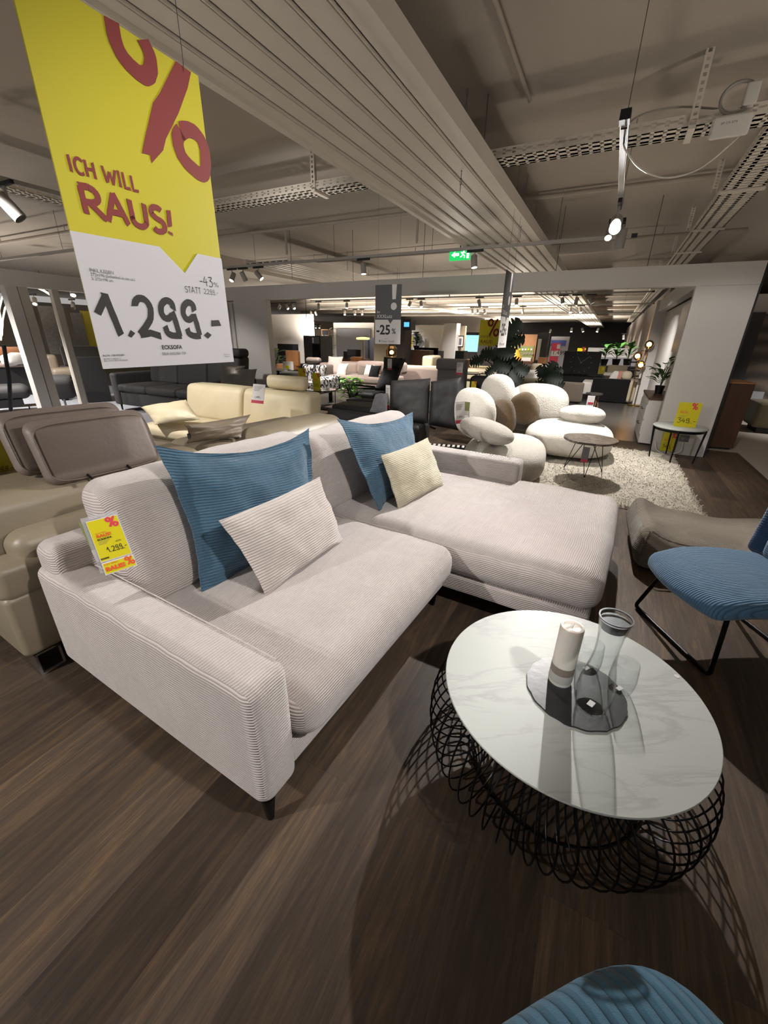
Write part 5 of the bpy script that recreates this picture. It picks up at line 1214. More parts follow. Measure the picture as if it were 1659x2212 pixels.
# wooden shop wall, banner, black wall
r, c = far('sample_wall', 'wooden sample display wall with green board, behind the monstera', 'display wall', 1135, 755, 22); fbox(r, c, 'panel', 'wood_light', 1096, 722, 1160, 788, 0, .2, z0=0); fbox(r, c, 'green_board', 'label_green', 1100, 747, 1152, 780, -.05, -.001); fbox(r, c, 'counter', 'walnut', 1100, 779, 1165, 792, -.8, -.06, z0=0)
for i in range(8):
    px = 1103 + 6.2 * i; fbox(r, c, 'sample_card', 'paper_white' if i % 3 else 'paper_yellow', px, 753, px + 3.6, 757, -.09, -.051)
for i in range(4): px = 1131 + 6 * i; fbox(r, c, 'sample_swatch', 'label_beige', px, 762, px + 3.6, 766, -.09, -.051)
fbox(r, c, 'brochure_row', 'paper_white', 1126, 772, 1148, 780, -.2, -.1)
x_, z_ = c(1118, 750)
m = MB(); m.lathe([(.45, z_ - 1.0), (.3, z_ - .4), (.05, z_)], (x_, -.4, 0), 12, cap=False); m.build('hanging_textile', 'paper_orange', r)
r, c = far('pillar', 'dark pillar with a white vertical strip left of the tall banner', 'pillar', 1168, 750, 20); fbox(r, c, 'shaft', 'black_matt', 1156, 718, 1180, 800, 0, .5, z0=0); fbox(r, c, 'white_strip', 'paper_white', 1160, 732, 1167, 778, -.02, -.001)
r, c = far('tall_banner', 'tall blue-grey banner with red price panels in the far background', 'banner', 1204, 760, 18); fbox(r, c, 'cloth', 'fabric_lightgrey', 1186, 727, 1225, 797, 0, .03)
fbox(r, c, 'blue_field', 'label_blue', 1190, 735, 1223, 747, -.01, -.001); fbox(r, c, 'red_field', 'label_red', 1192, 741, 1211, 758, -.02, -.011); fbox(r, c, 'price_field', 'paper_white', 1191, 758, 1209, 769, -.02, -.011); fbox(r, c, 'red_field', 'label_red', 1187, 770, 1205, 783, -.02, -.011)
x_, z_ = c(1192, 766); text(r, '1.499.-', (x_, -.025, z_), AXX, AZZ, .22, 'ink_black', 'price_lettering')
x_, z_ = c(1204, 744); m = MB(); m.box(x_, x_ + .12, -.025, -.021, z_ - .15, z_); m.box(x_, x_ + .12, -.025, -.021, z_ - .35, z_ - .22); m.build('exclamation_mark', 'paper_white', r)
r, c = far('wall_clock', 'large black board clock with silver hands standing on the black sideboard', 'clock', 1258, 785, 13.9); fbox(r, c, 'board', 'black_matt', 1216, 759, 1296, 810, 0, .08)
x_, z_ = c(1255, 783); k = .26; m = MB()
for i in range(12): a = PI * i / 6; m.stroke([(x_ + k * math.sin(a), z_ + k * math.cos(a)), (x_ + k * 1.1 * math.sin(a), z_ + k * 1.1 * math.cos(a))], .012, (0, -.004, 0), AXX, AZZ)
m.build('hour_marks', 'steel', r)
for a, l_ in ((-.62, .20), (.88, .27)): m = MB(); m.stroke([(x_ - .04 * math.sin(a), z_ - .04 * math.cos(a)), (x_ + l_ * math.sin(a), z_ + l_ * math.cos(a))], .008, (0, -.006, 0), AXX, AZZ); m.build('hand', 'steel', r)
r, c = far('sideboard', 'long black sideboard with glossy edges under the board clock', 'sideboard', 1250, 815, 13.7); fbox(r, c, 'body', 'black_matt', 1195, 811, 1300, 828, 0, .5, z0=0); fbox(r, c, 'shelf', 'black_gloss', 1192, 808, 1302, 811, -.05, .5)
r, c = far('price_card', 'yellow sale card above the board clock', 'price card', 1256, 755, 16); fbox(r, c, 'card', 'paper_yellow', 1247, 752, 1265, 762, 0, .01); x_, z_ = c(1256, 760); m = MB(); brush(m, '%', x_, z_, .15, .03, (0, -.002, 0), AXX, AZZ); m.build('percent_symbol', 'ink_red', r)
r, c = far('white_board', 'long white panel on the dark far wall behind the three plants', 'panel', 1320, 765, 17.5); fbox(r, c, 'panel', 'paper_white', 1269, 752, 1372, 772, 0, .05); fbox(r, c, 'cloth', 'fabric_lightgrey', 1290, 772, 1372, 805, .0, .05)
for i, (px, pos, sd) in enumerate(((1303, 'leftmost', 2), (1329, 'middle', 3), (1353, 'rightmost', 5))):
    q = PL(px, 789, 15); plant('green rubber plant in a black pot on the far shelf, %s of three' % pos, W(q[0], 15, q[1]), .55, .2, 16, .26, .07, 'leaf', pot=(.12, .18), seed=sd, group='plants on the far shelf', up=.9)
q0, q1 = PL(1296, 789, 15), PL(1372, 789, 15); r, c = far('shelf_unit', 'black shelf carrying three rubber plants', 'shelf', 1330, 795, 15); fbox(r, c, 'body', 'black_matt', 1294, 790, 1372, 800, -.2, .2, z0=0, z1=q0[1] - .002)
r, c = far('dining_bench', 'pale upholstered panel bench behind the black sofa', 'bench', 1334, 797, 13.8); fbox(r, c, 'backrest', 'fabric_beige', 1312, 789, 1356, 806, 0, .1, .03); fbox(r, c, 'seat', 'fabric_white', 1304, 804, 1340, 810, -.5, 0, .03); fbox(r, c, 'base', 'walnut', 1306, 810, 1340, 820, -.5, 0, z0=0)
r, c = far('storage_box', 'yellow-green box with a yellow card left of the pale panel', 'box', 1300, 800, 13.6); fbox(r, c, 'body', 'fabric_yellow', 1292, 792, 1307, 808, 0, .3); fbox(r, c, 'card', 'paper_yellow', 1300, 793, 1305, 800, -.02, -.001)
# black sofa seen from behind with beige cushions
r, c = far('sofa', 'black sofa seen from behind with beige back cushions, beyond the boucle sofa', 'sofa', 1315, 845, 12.1); fbox(r, c, 'back_panel', 'fabric_black', 1276, 818, 1358, 872, 0, .12, .03, z0=.02); fbox(r, c, 'seat', 'fabric_white', 1255, 828, 1350, 840, .1, 1.0, .05, z0=.15); fbox(r, c, 'armrest', 'fabric_beige', 1352, 822, 1374, 868, .0, 1.0, .08, z0=.03); fbox(r, c, 'back_cushion', 'fabric_beige', 1343, 803, 1366, 822, .12, .4, .08)
for i, (px, mt) in enumerate(((1327, 'fabric_white'), (1339, 'fabric_pink'))):
    x_, z_ = PL(px, 816, 12.5); t_ = thing('throw_pillow', ('pale pillow on the black-backed sofa', 'coral pink pillow on the black-backed sofa')[i], 'pillow', W(x_, 12.5, z_), RB, 'pillows on the black-backed sofa'); m = MB(); m.blob((0, 0, 0), .11, .08, .17, (0, .3 - i * .2, 0), 2.6); m.build('cover', mt, t_)
r, c = far('sofa', 'taupe sofa seen from behind with pale seat, left of the black-backed sofa', 'sofa', 1225, 850, 11.4); fbox(r, c, 'back_panel', 'fabric_taupe', 1170, 825, 1258, 880, 0, .2, .05, z0=.03); fbox(r, c, 'seat', 'fabric_taupe', 1175, 835, 1255, 850, .2, .9, .05, z0=.1)
# twig table with bag
r, c = far('side_table', 'small twig-legged side table with dark round top beside the taupe sofa', 'table', 1282, 860, 10.8); x_, zt = c(1283, 849)
m = MB(); m.lathe([(0, zt - .03), (.18, zt - .03), (.18, zt), (0, zt)], seg=24, cap=False); m.build('table_top', 'grey_metal', r)
for i in range(7):
    a = i * .9; m = MB(); m.tube([(.14 * math.cos(a), .14 * math.sin(a), zt - .03), (.10 * math.cos(a + 1), .10 * math.sin(a + 1), zt * .5), (.15 * math.cos(a + .5), .15 * math.sin(a + .5), 0)], .007, 5); m.build('leg', 'wood_light', r)
r, c = far('gift_bag', 'white carton with red print under the twig-legged table', 'bag', 1275, 868, 10.5); fbox(r, c, 'body', 'paper_white', 1268, 856, 1284, 874, 0, .12, z0=.003); fbox(r, c, 'red_print', 'label_red', 1270, 869, 1282, 873, -.01, -.001)
m = MB(); 
# brass tower lamp with globes
r, c = far('floor_lamp', 'brass frame floor lamp tower with three glowing glass globes near the right wall', 'lamp', 1385, 820, 11.9)
m = MB(); m.lathe([(0, 0), (.16, 0), (.16, .03), (0, .03)], seg=24, cap=False); m.build('base', 'gold', r)
xa, zt = c(1370, 758); xb, _ = c(1398, 756)
for xx in (xa * .5, xb * .5): m = MB(); m.tube([(xx, 0, .03), (xx, 0, zt)], .009, 6); m.build('pole', 'gold', r)
for z_ in (zt, zt * .78, zt * .5): m = MB(); m.box(xa * .55, xb * .55, -.1, .1, z_, z_ + .015); m.build('shelf_plate', 'smoke_glass', r)
for px, py in ((1377, 769), (1402, 744), (1384, 788)):
    x_, z_ = c(px, py); m = MB(); m.blob((x_, -.05, z_), .095, .095, .095); gl = m.build('globe', 'smoke_glass', r); m = MB(); m.blob((x_, -.05, z_), .035, .035, .035); m.build('bulb', 'bulb_warm', gl)
    m = MB(); m.tube([(xa * .5 if px < 1380 else xb * .5, 0, z_), (x_, -.05, z_ - .09)], .005, 5); m.build('lamp_arm', 'gold', r)
r, c = far('shelf_rack', 'black metal shelf rack behind the brass lamp tower', 'shelf', 1375, 810, 13.5); 
for px in (1358, 1374, 1388): fbox(r, c, 'post', 'black_metal', px, 770, px + 1.6, 830, 0, .03, z0=0)
for py in (782, 800, 812): fbox(r, c, 'shelf', 'black_metal', 1358, py, 1389, py + 2, 0, .35)

# -- middle: rose sofa, patterned chair, side tables, recliner, plant, tall grey chair
r, c = far('sofa', 'long rose-beige sofa with pillows, beyond the small glass tables', 'sofa', 760, 830, 8.6); fbox(r, c, 'back_cushion', 'fabric_rose', 745, 783, 800, 812, .5, .8, .07, puff=(0, .03, .01)); fbox(r, c, 'back_cushion', 'fabric_rose', 662, 786, 697, 808, .5, .8, .07); fbox(r, c, 'back_cushion', 'fabric_rose', 694, 784, 747, 812, .5, .8, .07, puff=(0, .03, .01)); fbox(r, c, 'back_cushion', 'fabric_rose', 800, 785, 850, 812, .5, .8, .07)
fbox(r, c, 'seat_cushion', 'fabric_rose', 720, 812, 850, 826, -.3, .6, .05, puff=(0, 0, .02)); fbox(r, c, 'base', 'fabric_rose', 712, 824, 850, 848, -.28, .6, .03); fbox(r, c, 'armrest', 'fabric_taupe', 697, 788, 714, 845, -.3, .7, .05)
for px in (720, 840): fbox(r, c, 'leg', 'black_metal', px, 846, px + 3, 858, -.2, -.1, z0=0)
def bp(label, px, py, P, w, h_, mat, rot=.15, grp='pillows on the rose-beige sofa', th=.14, sd=1):
    a, z = PL(px, py, P); t_ = thing('throw_pillow', label, 'pillow', W(a, P, z), RB, grp)
    pillow('cover', mat, t_, [(-w / 2, -.05, -h_ / 2), (w / 2, -.05, -h_ / 2), (w / 2, .1, h_ / 2), (-w / 2, .1, h_ / 2)], th, inset=.07, n=12, seed=sd)
    return t_
bp('large pale pink pillow at the left end of the rose-beige sofa', 721, 790, 8.8, .42, .42, 'fabric_rosep', sd=2)
bp('cream pillow in front of the large pink one on the rose-beige sofa', 738, 800, 8.5, .26, .3, 'fabric_white', sd=3)
bp('taupe pillow on the rose-beige sofa', 783, 803, 8.7, .26, .26, 'fabric_taupe', sd=4); bp('white pillow between the taupe and the black one on the rose-beige sofa', 796, 801, 8.7, .22, .26, 'fabric_white', sd=5); bp('black pillow with a small white label on the rose-beige sofa', 808, 803, 8.5, .26, .26, 'fabric_black', sd=6)
r, c = far('armchair', 'armchair with black and white abstract fabric and round brown head roll', 'chair', 672, 820, 7.6); fbox(r, c, 'backrest', 'abstract_print', 634, 789, 680, 830, .3, .5, .06); fbox(r, c, 'seat', 'abstract_print', 640, 826, 712, 846, -.4, .3, .06); fbox(r, c, 'armrest', 'abstract_print', 696, 813, 719, 846, -.4, .4, .07); fbox(r, c, 'head_roll', 'leather_brown', 640, 773, 671, 787, .3, .45, .07); fbox(r, c, 'base', 'black_metal', 672, 846, 682, 860, -.1, 0, z0=0)
r, c = far('armchair', 'dark sofa end with magazines and plant on it beside the white pier', 'chair', 608, 815, 8.6); fbox(r, c, 'body', 'fabric_charcoal', 586, 806, 634, 850, 0, .8, .06, z0=.1)
q = PL(596, 796, 8.25); plant('pale green leafy plant in a glass jar beside the white pier', W(q[0], 8.25, q[1] - .02), .42, .4, 20, .26, .06, 'leaf_pale', pot=(.06, .12), seed=9, potmat='clear_glass')
r, c = far('side_table', 'low white-topped shelf under the pale green plant', 'table', 600, 800, 8.2); fbox(r, c, 'table_top', 'plastic_white', 584, 798, 620, 800, -.1, .25); fbox(r, c, 'leg', 'black_metal', 600, 800, 603, 840, 0, .03, z0=0); fbox(r, c, 'leaflet_box', 'paper_white', 611, 781, 628, 798, 0, .1); fbox(r, c, 'yellow_label', 'paper_yellow', 617, 790, 625, 796, -.01, -.001)
def gtable(label, px0, px1, pyt, pyb, P, cardpx, price, grp):
    r, c = far('side_table', label, 'table', (px0 + px1) / 2, pyt, P, grp); xa, zt = c(px0, pyt); xb, _ = c(px1, pyt); R_ = (xb - xa) / 2
    m = MB(); m.lathe([(0, zt - .012), (R_, zt - .012), (R_, zt), (0, zt)], seg=32, cap=False); m.build('table_top', 'black_gloss', r)
    for k in range(3):
        a = 2 * PI * k / 3 + .5; m = MB(); m.tube([(R_ * .93 * math.cos(a), R_ * .93 * math.sin(a), 0), (R_ * .93 * math.cos(a), R_ * .93 * math.sin(a), zt - .012)], .007, 6); m.build('leg', 'grey_metal', r)
    m = MB(); m.tube([(R_ * .93 * math.cos(a), R_ * .93 * math.sin(a), .04) for a in [2 * PI * i / 24 for i in range(24)]], .006, 5, True); m.build('lower_ring', 'grey_metal', r)
    h_, z_ = PL(cardpx[0], pyt, P); w_ = abs(PL(cardpx[1], pyt, P)[0] - h_); tl = W(h_, P - .05, zt + cardpx[2]); tr = W(h_ - w_, P - .05, zt + cardpx[2]); b_ = W(h_, P - .05, zt + .001)
    ycard('price_card', 'yellow price card standing on the %s small glass side table' % ('taller' if price[1] == '4' else 'lower'), tl, tr, b_, price)
gtable('taller round dark glass side table with thin metal legs, left one of two', 633, 683, 828, 870, 6.75, (649, 665, .30), '249.-', 'small glass side tables')
gtable('lower round dark glass side table with thin metal legs, right one of two', 668, 720, 839, 880, 6.4, (680, 696, .29), '269.-', 'small glass side tables')
q = PL(757, 883, 7.0); plant('bright green leafy plant in a small black pot on a low dark table', W(q[0], 7.0, q[1] + .0), .60, .42, 46, .17, .085, 'leaf_bright', split=True, pot=(.085, .18), seed=12, up=.2)
r, c = far('coffee_table', 'low dark glass coffee table under the bright green plant', 'table', 765, 885, 7.0); fbox(r, c, 'table_top', 'black_gloss', 705, 884, 812, 886, -.35, .35, z1=PL(757, 883, 7.0)[1] - .001, z0=PL(757, 883, 7.0)[1] - .02); fbox(r, c, 'base', 'black_metal', 735, 890, 785, 895, -.1, .1, z0=0, z1=PL(757, 883, 7.0)[1] - .021)
r, c = far('recliner_chair', 'tall black leather recliner with open curved armrests', 'chair', 812, 840, 7.9)
cc = [c(812, 846), c(848, 842), c(861, 776), c(822, 773)]
pillow('backrest', 'leather_black', r, [(cc[0][0], -.1, cc[0][1]), (cc[1][0], .1, cc[1][1]), (cc[2][0], .35, cc[2][1]), (cc[3][0], .3, cc[3][1])], .22, inset=.02, e=5, n=14)
cc = [c(822, 798), c(858, 797), c(862, 774), c(821, 771)]
pillow('headrest', 'leather_black', r, [(q_[0], .12 + .05 * (i > 1), q_[1]) for i, q_ in enumerate(cc)], .16, inset=.02, e=5, n=12)
fbox(r, c, 'seat', 'leather_black', 782, 842, 835, 858, -.55, .1, .06)
a, b_ = c(766, 829), c(810, 834); m = MB(); m.tube([(a[0], -.5, a[1]), ((a[0] + b_[0]) / 2, -.35, a[1] + .02), (b_[0], .0, b_[1] - .02)], .022, 8); m.build('armrest', 'black_metal', r)
a, b_ = c(792, 833), c(832, 838); m = MB(); m.tube([(a[0], -.6, a[1]), (b_[0], -.2, b_[1])], .02, 8); m.build('armrest', 'black_metal', r)
m = MB(); x_, z_ = c(797, 836); m.tube([(x_, -.5, z_), (x_, -.4, .1)], .012, 6); m.build('arm_support', 'steel', r); fbox(r, c, 'swivel_base', 'black_metal', 790, 868, 815, 874, -.3, .0, z0=0, z1=.35)
a, z = PL(842, 775, 7.5); card('white price card with red foot on the headrest of the black recliner', W(a, 7.5, z), RB, .09, .20, pr='1.499.-')
r, c = far('armchair', 'tall light grey quilted armchair behind the turned black sofa', 'chair', 970, 800, 7.6); fbox(r, c, 'backrest', 'fabric_lightgrey', 943, 776, 1004, 850, 0, .2, .05, puff=(0, .02, 0), z0=.4); fbox(r, c, 'head_section', 'fabric_lightgrey', 943, 775, 1006, 800, -.06, .16, .05, puff=(0, .02, 0)); fbox(r, c, 'seat', 'fabric_lightgrey', 945, 840, 1004, 860, -.6, .0, .05, z0=.2); fbox(r, c, 'base', 'black_metal', 968, 860, 980, 870, -.2, -.1, z0=0, z1=.2)
a, z = PL(994, 783, 7.25); card('white price card with red foot on the tall light grey armchair', W(a, 7.25, z), RB, .11, .20, pr='1.699.-')
r, c = far('sofa', 'taupe sofa seen from behind, between the recliner and the tall grey armchair', 'sofa', 905, 810, 9.6); fbox(r, c, 'back_panel', 'fabric_rose', 860, 793, 946, 835, 0, .2, .06, z0=.1); fbox(r, c, 'top_cushion', 'fabric_beige', 864, 790, 907, 799, .02, .3, .05); fbox(r, c, 'top_cushion', 'fabric_beige', 909, 791, 944, 799, .02, .3, .05)
r, c = far('sofa', 'pale yellow leather sofa facing the viewer, left of the big monstera', 'sofa', 1030, 795, 10.6); fbox(r, c, 'back_cushion', 'leather_cream', 1006, 779, 1060, 797, .3, .5, .06); fbox(r, c, 'seat_cushion', 'leather_cream', 1002, 797, 1062, 806, -.3, .35, .05); fbox(r, c, 'armrest', 'leather_cream', 920, 768, 942, 795, -.3, .4, .06, z0=.3); fbox(r, c, 'base', 'leather_cream', 1002, 806, 1062, 820, -.28, .3, .02, z0=.05)
r, c = far('side_table', 'dark glass side table with books in front of the pale yellow sofa', 'table', 1015, 812, 8.6); fbox(r, c, 'table_top', 'black_gloss', 998, 806, 1035, 808, -.2, .3); fbox(r, c, 'leg', 'grey_metal', 1000, 808, 1002, 840, .1, .12, z0=0); fbox(r, c, 'leg', 'grey_metal', 1031, 808, 1033, 840, .1, .12, z0=0); fbox(r, c, 'shelf', 'wood_light', 1002, 820, 1032, 823, -.1, .2)
r, c = far('armchair', 'black leather armchair with yellow price card left of the big monstera', 'chair', 1030, 830, 7.6); fbox(r, c, 'backrest', 'leather_black', 1012, 812, 1052, 855, 0, .25, .08, z0=.2); fbox(r, c, 'seat', 'leather_black', 1005, 845, 1050, 860, -.5, 0, .06, z0=.1)
a, z = PL(1017, 824, 7.4); ycard('price_card', 'yellow price card on the black armchair left of the monstera', W(a, 7.45, z), W(a - .09, 7.45, z), W(a, 7.45, z - .18), '599.-')
# white pillows and blanket right of the monstera
r, c = far('sofa', 'sofa with white blanket and beige pillow right of the monstera', 'sofa', 1150, 820, 9.6); fbox(r, c, 'back_cushion', 'fabric_beige', 1142, 786, 1170, 812, .1, .3, .08); fbox(r, c, 'back_cushion', 'fabric_taupe', 1112, 788, 1148, 806, .25, .4, .06); fbox(r, c, 'blanket', 'fabric_white', 1122, 799, 1160, 835, -.15, .1, .07); fbox(r, c, 'seat', 'fabric_olive', 1100, 815, 1185, 850, -.3, .4, .08, z0=.1)
r, c = far('lamp_shade_stack', 'tan cylinder lamp shade on a dark stand left of the tall banner', 'lamp', 1175, 785, 12); fbox(r, c, 'lamp_shade', 'wood_light', 1163, 772, 1182, 785, -.1, .1); fbox(r, c, 'stand', 'black_metal', 1172, 785, 1175, 800, -.01, .01, z0=0)
r.name = 'table_lamp'
# big monstera plants
def monstera(label, px, pyb, P, leaves, seed, hmax, mat='leaf_dark'):
    a, _ = PL(px, pyb, P); r = thing('monstera_plant', label, 'plant', W(a, P, 0), RB, 'dark monstera plants'); rg = random.Random(seed)
    m = MB(); m.lathe([(0, 0), (.13, 0), (.17, .32), (.15, .32), (.14, .28), (0, .28)], seg=24, cap=False); m.build('pot', 'pot_black', r)
    st = MB(); trunk = [(0, 0, .28), (.02, .01, hmax * .4), (-.02, .02, hmax * .75)]; st.tube(trunk, [.03, .025, .015], 8); fo = MB()
    for k in range(3): st.tube([(.03 * k - .03, .02, .28), (.10 * k - .1, 0, hmax * .5)], .015, 6)
    for (lx, ly, sz, an) in leaves:
        h_, z_ = PL(lx, ly, P - .1 + rg.uniform(-.2, .2)); x = a - h_; base = Vector((x, rg.uniform(-.25, .15), z_))
        d = Vector((math.cos(an), -.25, math.sin(an))).normalized(); s_ = base - d * sz * .5
        st.tube([(0, 0, min(hmax * .7, z_ * .7)), (x * .5, 0, (z_ + hmax * .5) / 2), tuple(s_)], .008, 5)
        # broad split leaf facing the viewer
        up_ = Vector((0, -1, .35)); side = d.cross(up_).normalized(); nn = side.cross(d); n_ = 18; pts = []
        for i in range(n_ + 1):
            t_ = i / n_; w_ = sz * .48 * (math.sin(PI * (t_ * .9 + .08))) ** .6
            for sgn_ in (-1, 1): pts.append((t_, w_ * (.45 if (i % 3 == 2 and 2 < i < n_ - 1) else 1), sgn_))
        vs = []; fs = []
        for i in range(n_ + 1):
            t_ = i / n_; w_ = pts[2 * i][1]; p = s_ + d * (sz * (t_)) + nn * (-.12 * sz * t_ * t_)
            vs += [p - side * w_ - nn * w_ * .2 + d * w_ * .2, p, p + side * w_ - nn * w_ * .2 + d * w_ * .2]
        for i in range(n_):
            for k in range(2): q_ = 3 * i + k; fs.append((q_, q_ + 1, q_ + 4, q_ + 3))
        fo.add(vs, fs)
    st.build('stem', 'stem_brown', r); fo.build('foliage', mat, r); return r
lv = [(1100, 712, .40, .9), (1108, 735, .34, .2), (1096, 757, .34, -.2), (1045, 765, .3, 3.0), (1082, 790, .34, -.3), (1098, 800, .36, -.6), (1112, 785, .3, -.1), (1118, 812, .3, -.8), (1070, 770, .28, 1.7), (1088, 772, .3, .6), (1036, 778, .26, 3.4), (1060, 800, .22, 3.8), (1128, 798, .26, -.3), (1100, 775, .3, -.5), (1076, 756, .26, 1.2)]
monstera('tall dark monstera plant behind the boucle sofa', 1080, 850, 8.1, lv, 3, 1.9)
lv = [(1175, 815, .32, 2.6), (1185, 800, .3, 1.2), (1195, 818, .3, .1), (1172, 830, .28, 3.3), (1200, 805, .26, .6), (1188, 835, .28, -1.2), (1165, 805, .24, 2.2), (1205, 828, .22, -.3)]
monstera('lower dark monstera plant left of the taupe-backed sofa', 1187, 860, 8.7, lv, 8, 1.1)

# far ceiling tracks with their spotlights
track('lighting track beyond the portal header, nearer one', -.6, 9.6, 12.9, 2.55); track('second lighting track beyond the portal header', -.9, 12, 16.8, 2.55); track('third lighting track beyond the portal header', -.9, 14, 22, 2.55)
FS = [(603, 656, 12.9, 0, (-.5, .6, -.6)), (620, 656, 12.9, 1, (.5, -.5, -.9)), (634, 655, 12.9, 1, (.5, -.6, -.9)), (688, 655, 12.9, 0, (0, 0, -1)), (749, 653, 12.9, 1, (0, -.4, -1)),
      (885, 650, 12.9, 1, (-.4, -.3, -1)), (910, 650, 12.9, 1, (.1, -.4, -1)), (1036, 646, 12.9, 0, (.4, .3, -1)), (1117, 643, 12.9, 1, (0, -.3, -1)), (1217, 640, 12.9, 1, (.1, -.5, -1)), (1247, 639, 12.9, 0, (0, .3, -1)), (1278, 639, 12.9, 1, (.7, -.3, -.9)),
      (671, 672, 16.8, 1, (-.3, -.5, -1)), (682, 672, 16.8, 0, (.3, .5, -1)), (745, 681, 16.8, 1, (0, -.5, -1)), (767, 683, 16.8, 1, (0, -.5, -1)), (782, 685, 16.8, 1, (.2, -.5, -1)), (1020, 684, 16.8, 1, (.2, -.4, -1)), (1031, 684, 16.8, 1, (0, -.6, -1)), (1046, 684, 16.8, 1, (.3, -.3, -1)), (1127, 684, 16.8, 0, (.3, .2, -1)), (1230, 684, 16.8, 1, (-.1, -.5, -1)), (1251, 684, 16.8, 1, (.2, -.5, -1)),
      (1190, 708, 22, 1, (-.4, -.5, -1)), (1236, 705, 22, 1, (-.2, -.5, -1)), (1260, 705, 22, 1, (.3, -.5, -1)), (1293, 705, 22, 1, (-.5, -.4, -1)), (1349, 720, 22, 1, (0, -.3, -1)), (676, 700, 22, 1, (0, -.5, -1)), (682, 700, 22, 1, (0, -.5, -1)), (690, 700, 22, 1, (0, -.5, -1))]
wh = {12.9: 'nearest far track', 16.8: 'second far track', 22: 'third far track'}
for px, py, P, on, am in FS:
    h_, z_ = PL(px, py, P); spot('small %s spotlight hanging from the %s beyond the portal' % ('shining' if on else 'unlit', wh[P]), W(h_, P, 2.55 if P < 20 else z_), am, bool(on), 1.1, 'spotlights on the %s, %s' % (wh[P], 'shining' if on else 'unlit'))

# -- right of the opening: wall pictures, dresser, plant, marble side table, brown cabinet, right bay
r = rthing('wall_relief', 'long silver relief picture on the side wall behind the right pier', 'picture'); p0, z1 = HL(1511, 625, -.93); p1, z0 = HL(1462, 772, -.93)
m = MB(); bx(m, -.94, -.91, 7.3, 8.9, 1.30, 2.0); m.build('relief_panel', 'silver_art', r)
r = rthing('wall_picture', 'tall warm wooden picture on the side wall beyond the white column', 'picture')
m = MB(); bx(m, -.925, -.88, 12.9, 15.2, .95, 2.45); m.build('panel', 'orange_art', r)
r = rthing('dresser', 'pale narrow dresser against the side wall behind the right pier', 'dresser')
m = MB(); bx(m, -.94, -.64, 7.3, 8.5, .02, .66); m.build('body', 'wall_white', r); m = MB(); bx(m, -.945, -.63, 7.28, 8.52, .661, .69); m.build('top', 'walnut', r)
for z_ in (.25, .48):
    m = MB(); bx(m, -.64, -.628, 7.32, 8.48, z_ - .1, z_ + .1); dw = m.build('drawer', 'wall_white', r, smooth=False); m = MB(); m.tube([(.628, 7.7, z_), (.60, 7.7, z_), (.60, 7.9, z_), (.628, 7.9, z_)], .006, 6); m.build('handle', 'black_metal', dw)
plant('leafy green plant on the pale dresser behind the right pier', W(-.80, 8.0, .692), .55, .28, 22, .2, .05, 'leaf', pot=(.07, .12), seed=15)
r = thing('side_table', 'round side table with white marble top and slim black legs, at the right pier', 'table', W(-1.0, 6.52, 0), RB)
TH2 = PL(1470, 920, 6.42)[1]; hh_ = PL(1470, 920, 6.42)[0]; r.location = W(hh_, 6.42, 0); RR = .30
m = MB(); m.lathe([(0, TH2 - .02), (RR - .005, TH2 - .02), (RR, TH2 - .01), (RR - .005, TH2), (0, TH2)], seg=64, cap=False); m.build('table_top', 'marble_glass', r)
m = MB(); m.lathe([(RR - .04, TH2 - .055), (RR - .025, TH2 - .055), (RR - .025, TH2 - .021), (RR - .04, TH2 - .021), (RR - .04, TH2 - .055)], seg=48, cap=False); m.build('apron', 'black_metal', r)
for a_ in (182, 358, 262, 98):
    x_, y_ = math.cos(R(a_)) * (RR - .015), math.sin(R(a_)) * (RR - .015)
    m = MB(); m.tube([(x_, y_, TH2 - .022), (x_ * .86, y_ * .86, 0)], [.013, .008], 8); m.build('leg', 'black_metal', r)
h0_, z0_ = PL(1455, 915, 6.35); h1_, _ = PL(1505, 915, 6.35); _, z1_ = PL(1467, 868, 6.35)
ycard('price_card', 'yellow price card reading 349 on the marble side table', W(h0_, 6.35, z1_), W(h1_, 6.35, z1_), W(h0_, 6.35, TH2 + .001), '349.-')
q = PL(1437, 955, 6.84); tg = ycard('price_card', 'yellow price card leaning behind the marble side table near the floor', W(q[0] + .05, 6.79, .30), W(q[0] - .12, 6.79, .30), W(q[0] + .05, 6.79, .04), '349.-')
h_, z_ = PL(1478, 947, 6.86); r = thing('wall_socket', 'grey double wall socket low on the right pier', 'socket', W(h_, 6.858, z_), RB); m = MB(); m.rbox(-.055, .055, -.012, .0, -.045, .045, .008, 2, 1); m.build('plate', 'ink_grey', r)
m = MB(); m.lathe([(0, 0), (.018, 0)], (-.02, -.0125, 0), 16, Matrix.Rotation(PI / 2, 4, 'X'), cap=False); m.build('outlet', 'label_beige', r)
cable('white cable curling on the floor beside the right pier', [W(-.80, 6.80, .16), W(-.84, 6.79, .05), W(-.92, 6.76, .012), W(-1.02, 6.78, .012), W(-1.12, 6.79, .06), W(h_, 6.84, z_ - .05)], .006)
ca, cb_ = A(1535, 972, 0), A(1578, 974, 0)
r = thing('cabinet', 'dark brown wooden cabinet standing behind the right pier', 'cabinet', W(-1.78, 7.65, 0), RB + R(8)); m = MB(); m.rbox(-.32, .06, -.12, .45, .03, .93, .004, 1, 1); m.build('body', 'walnut', r, smooth=False); m = MB(); m.box(-.33, .07, -.13, .46, .931, .95); m.build('top', 'wood_light', r)
m = MB(); m.box(-.3, .04, -.08, .42, 0, .029); m.build('plinth', 'black_matt', r)
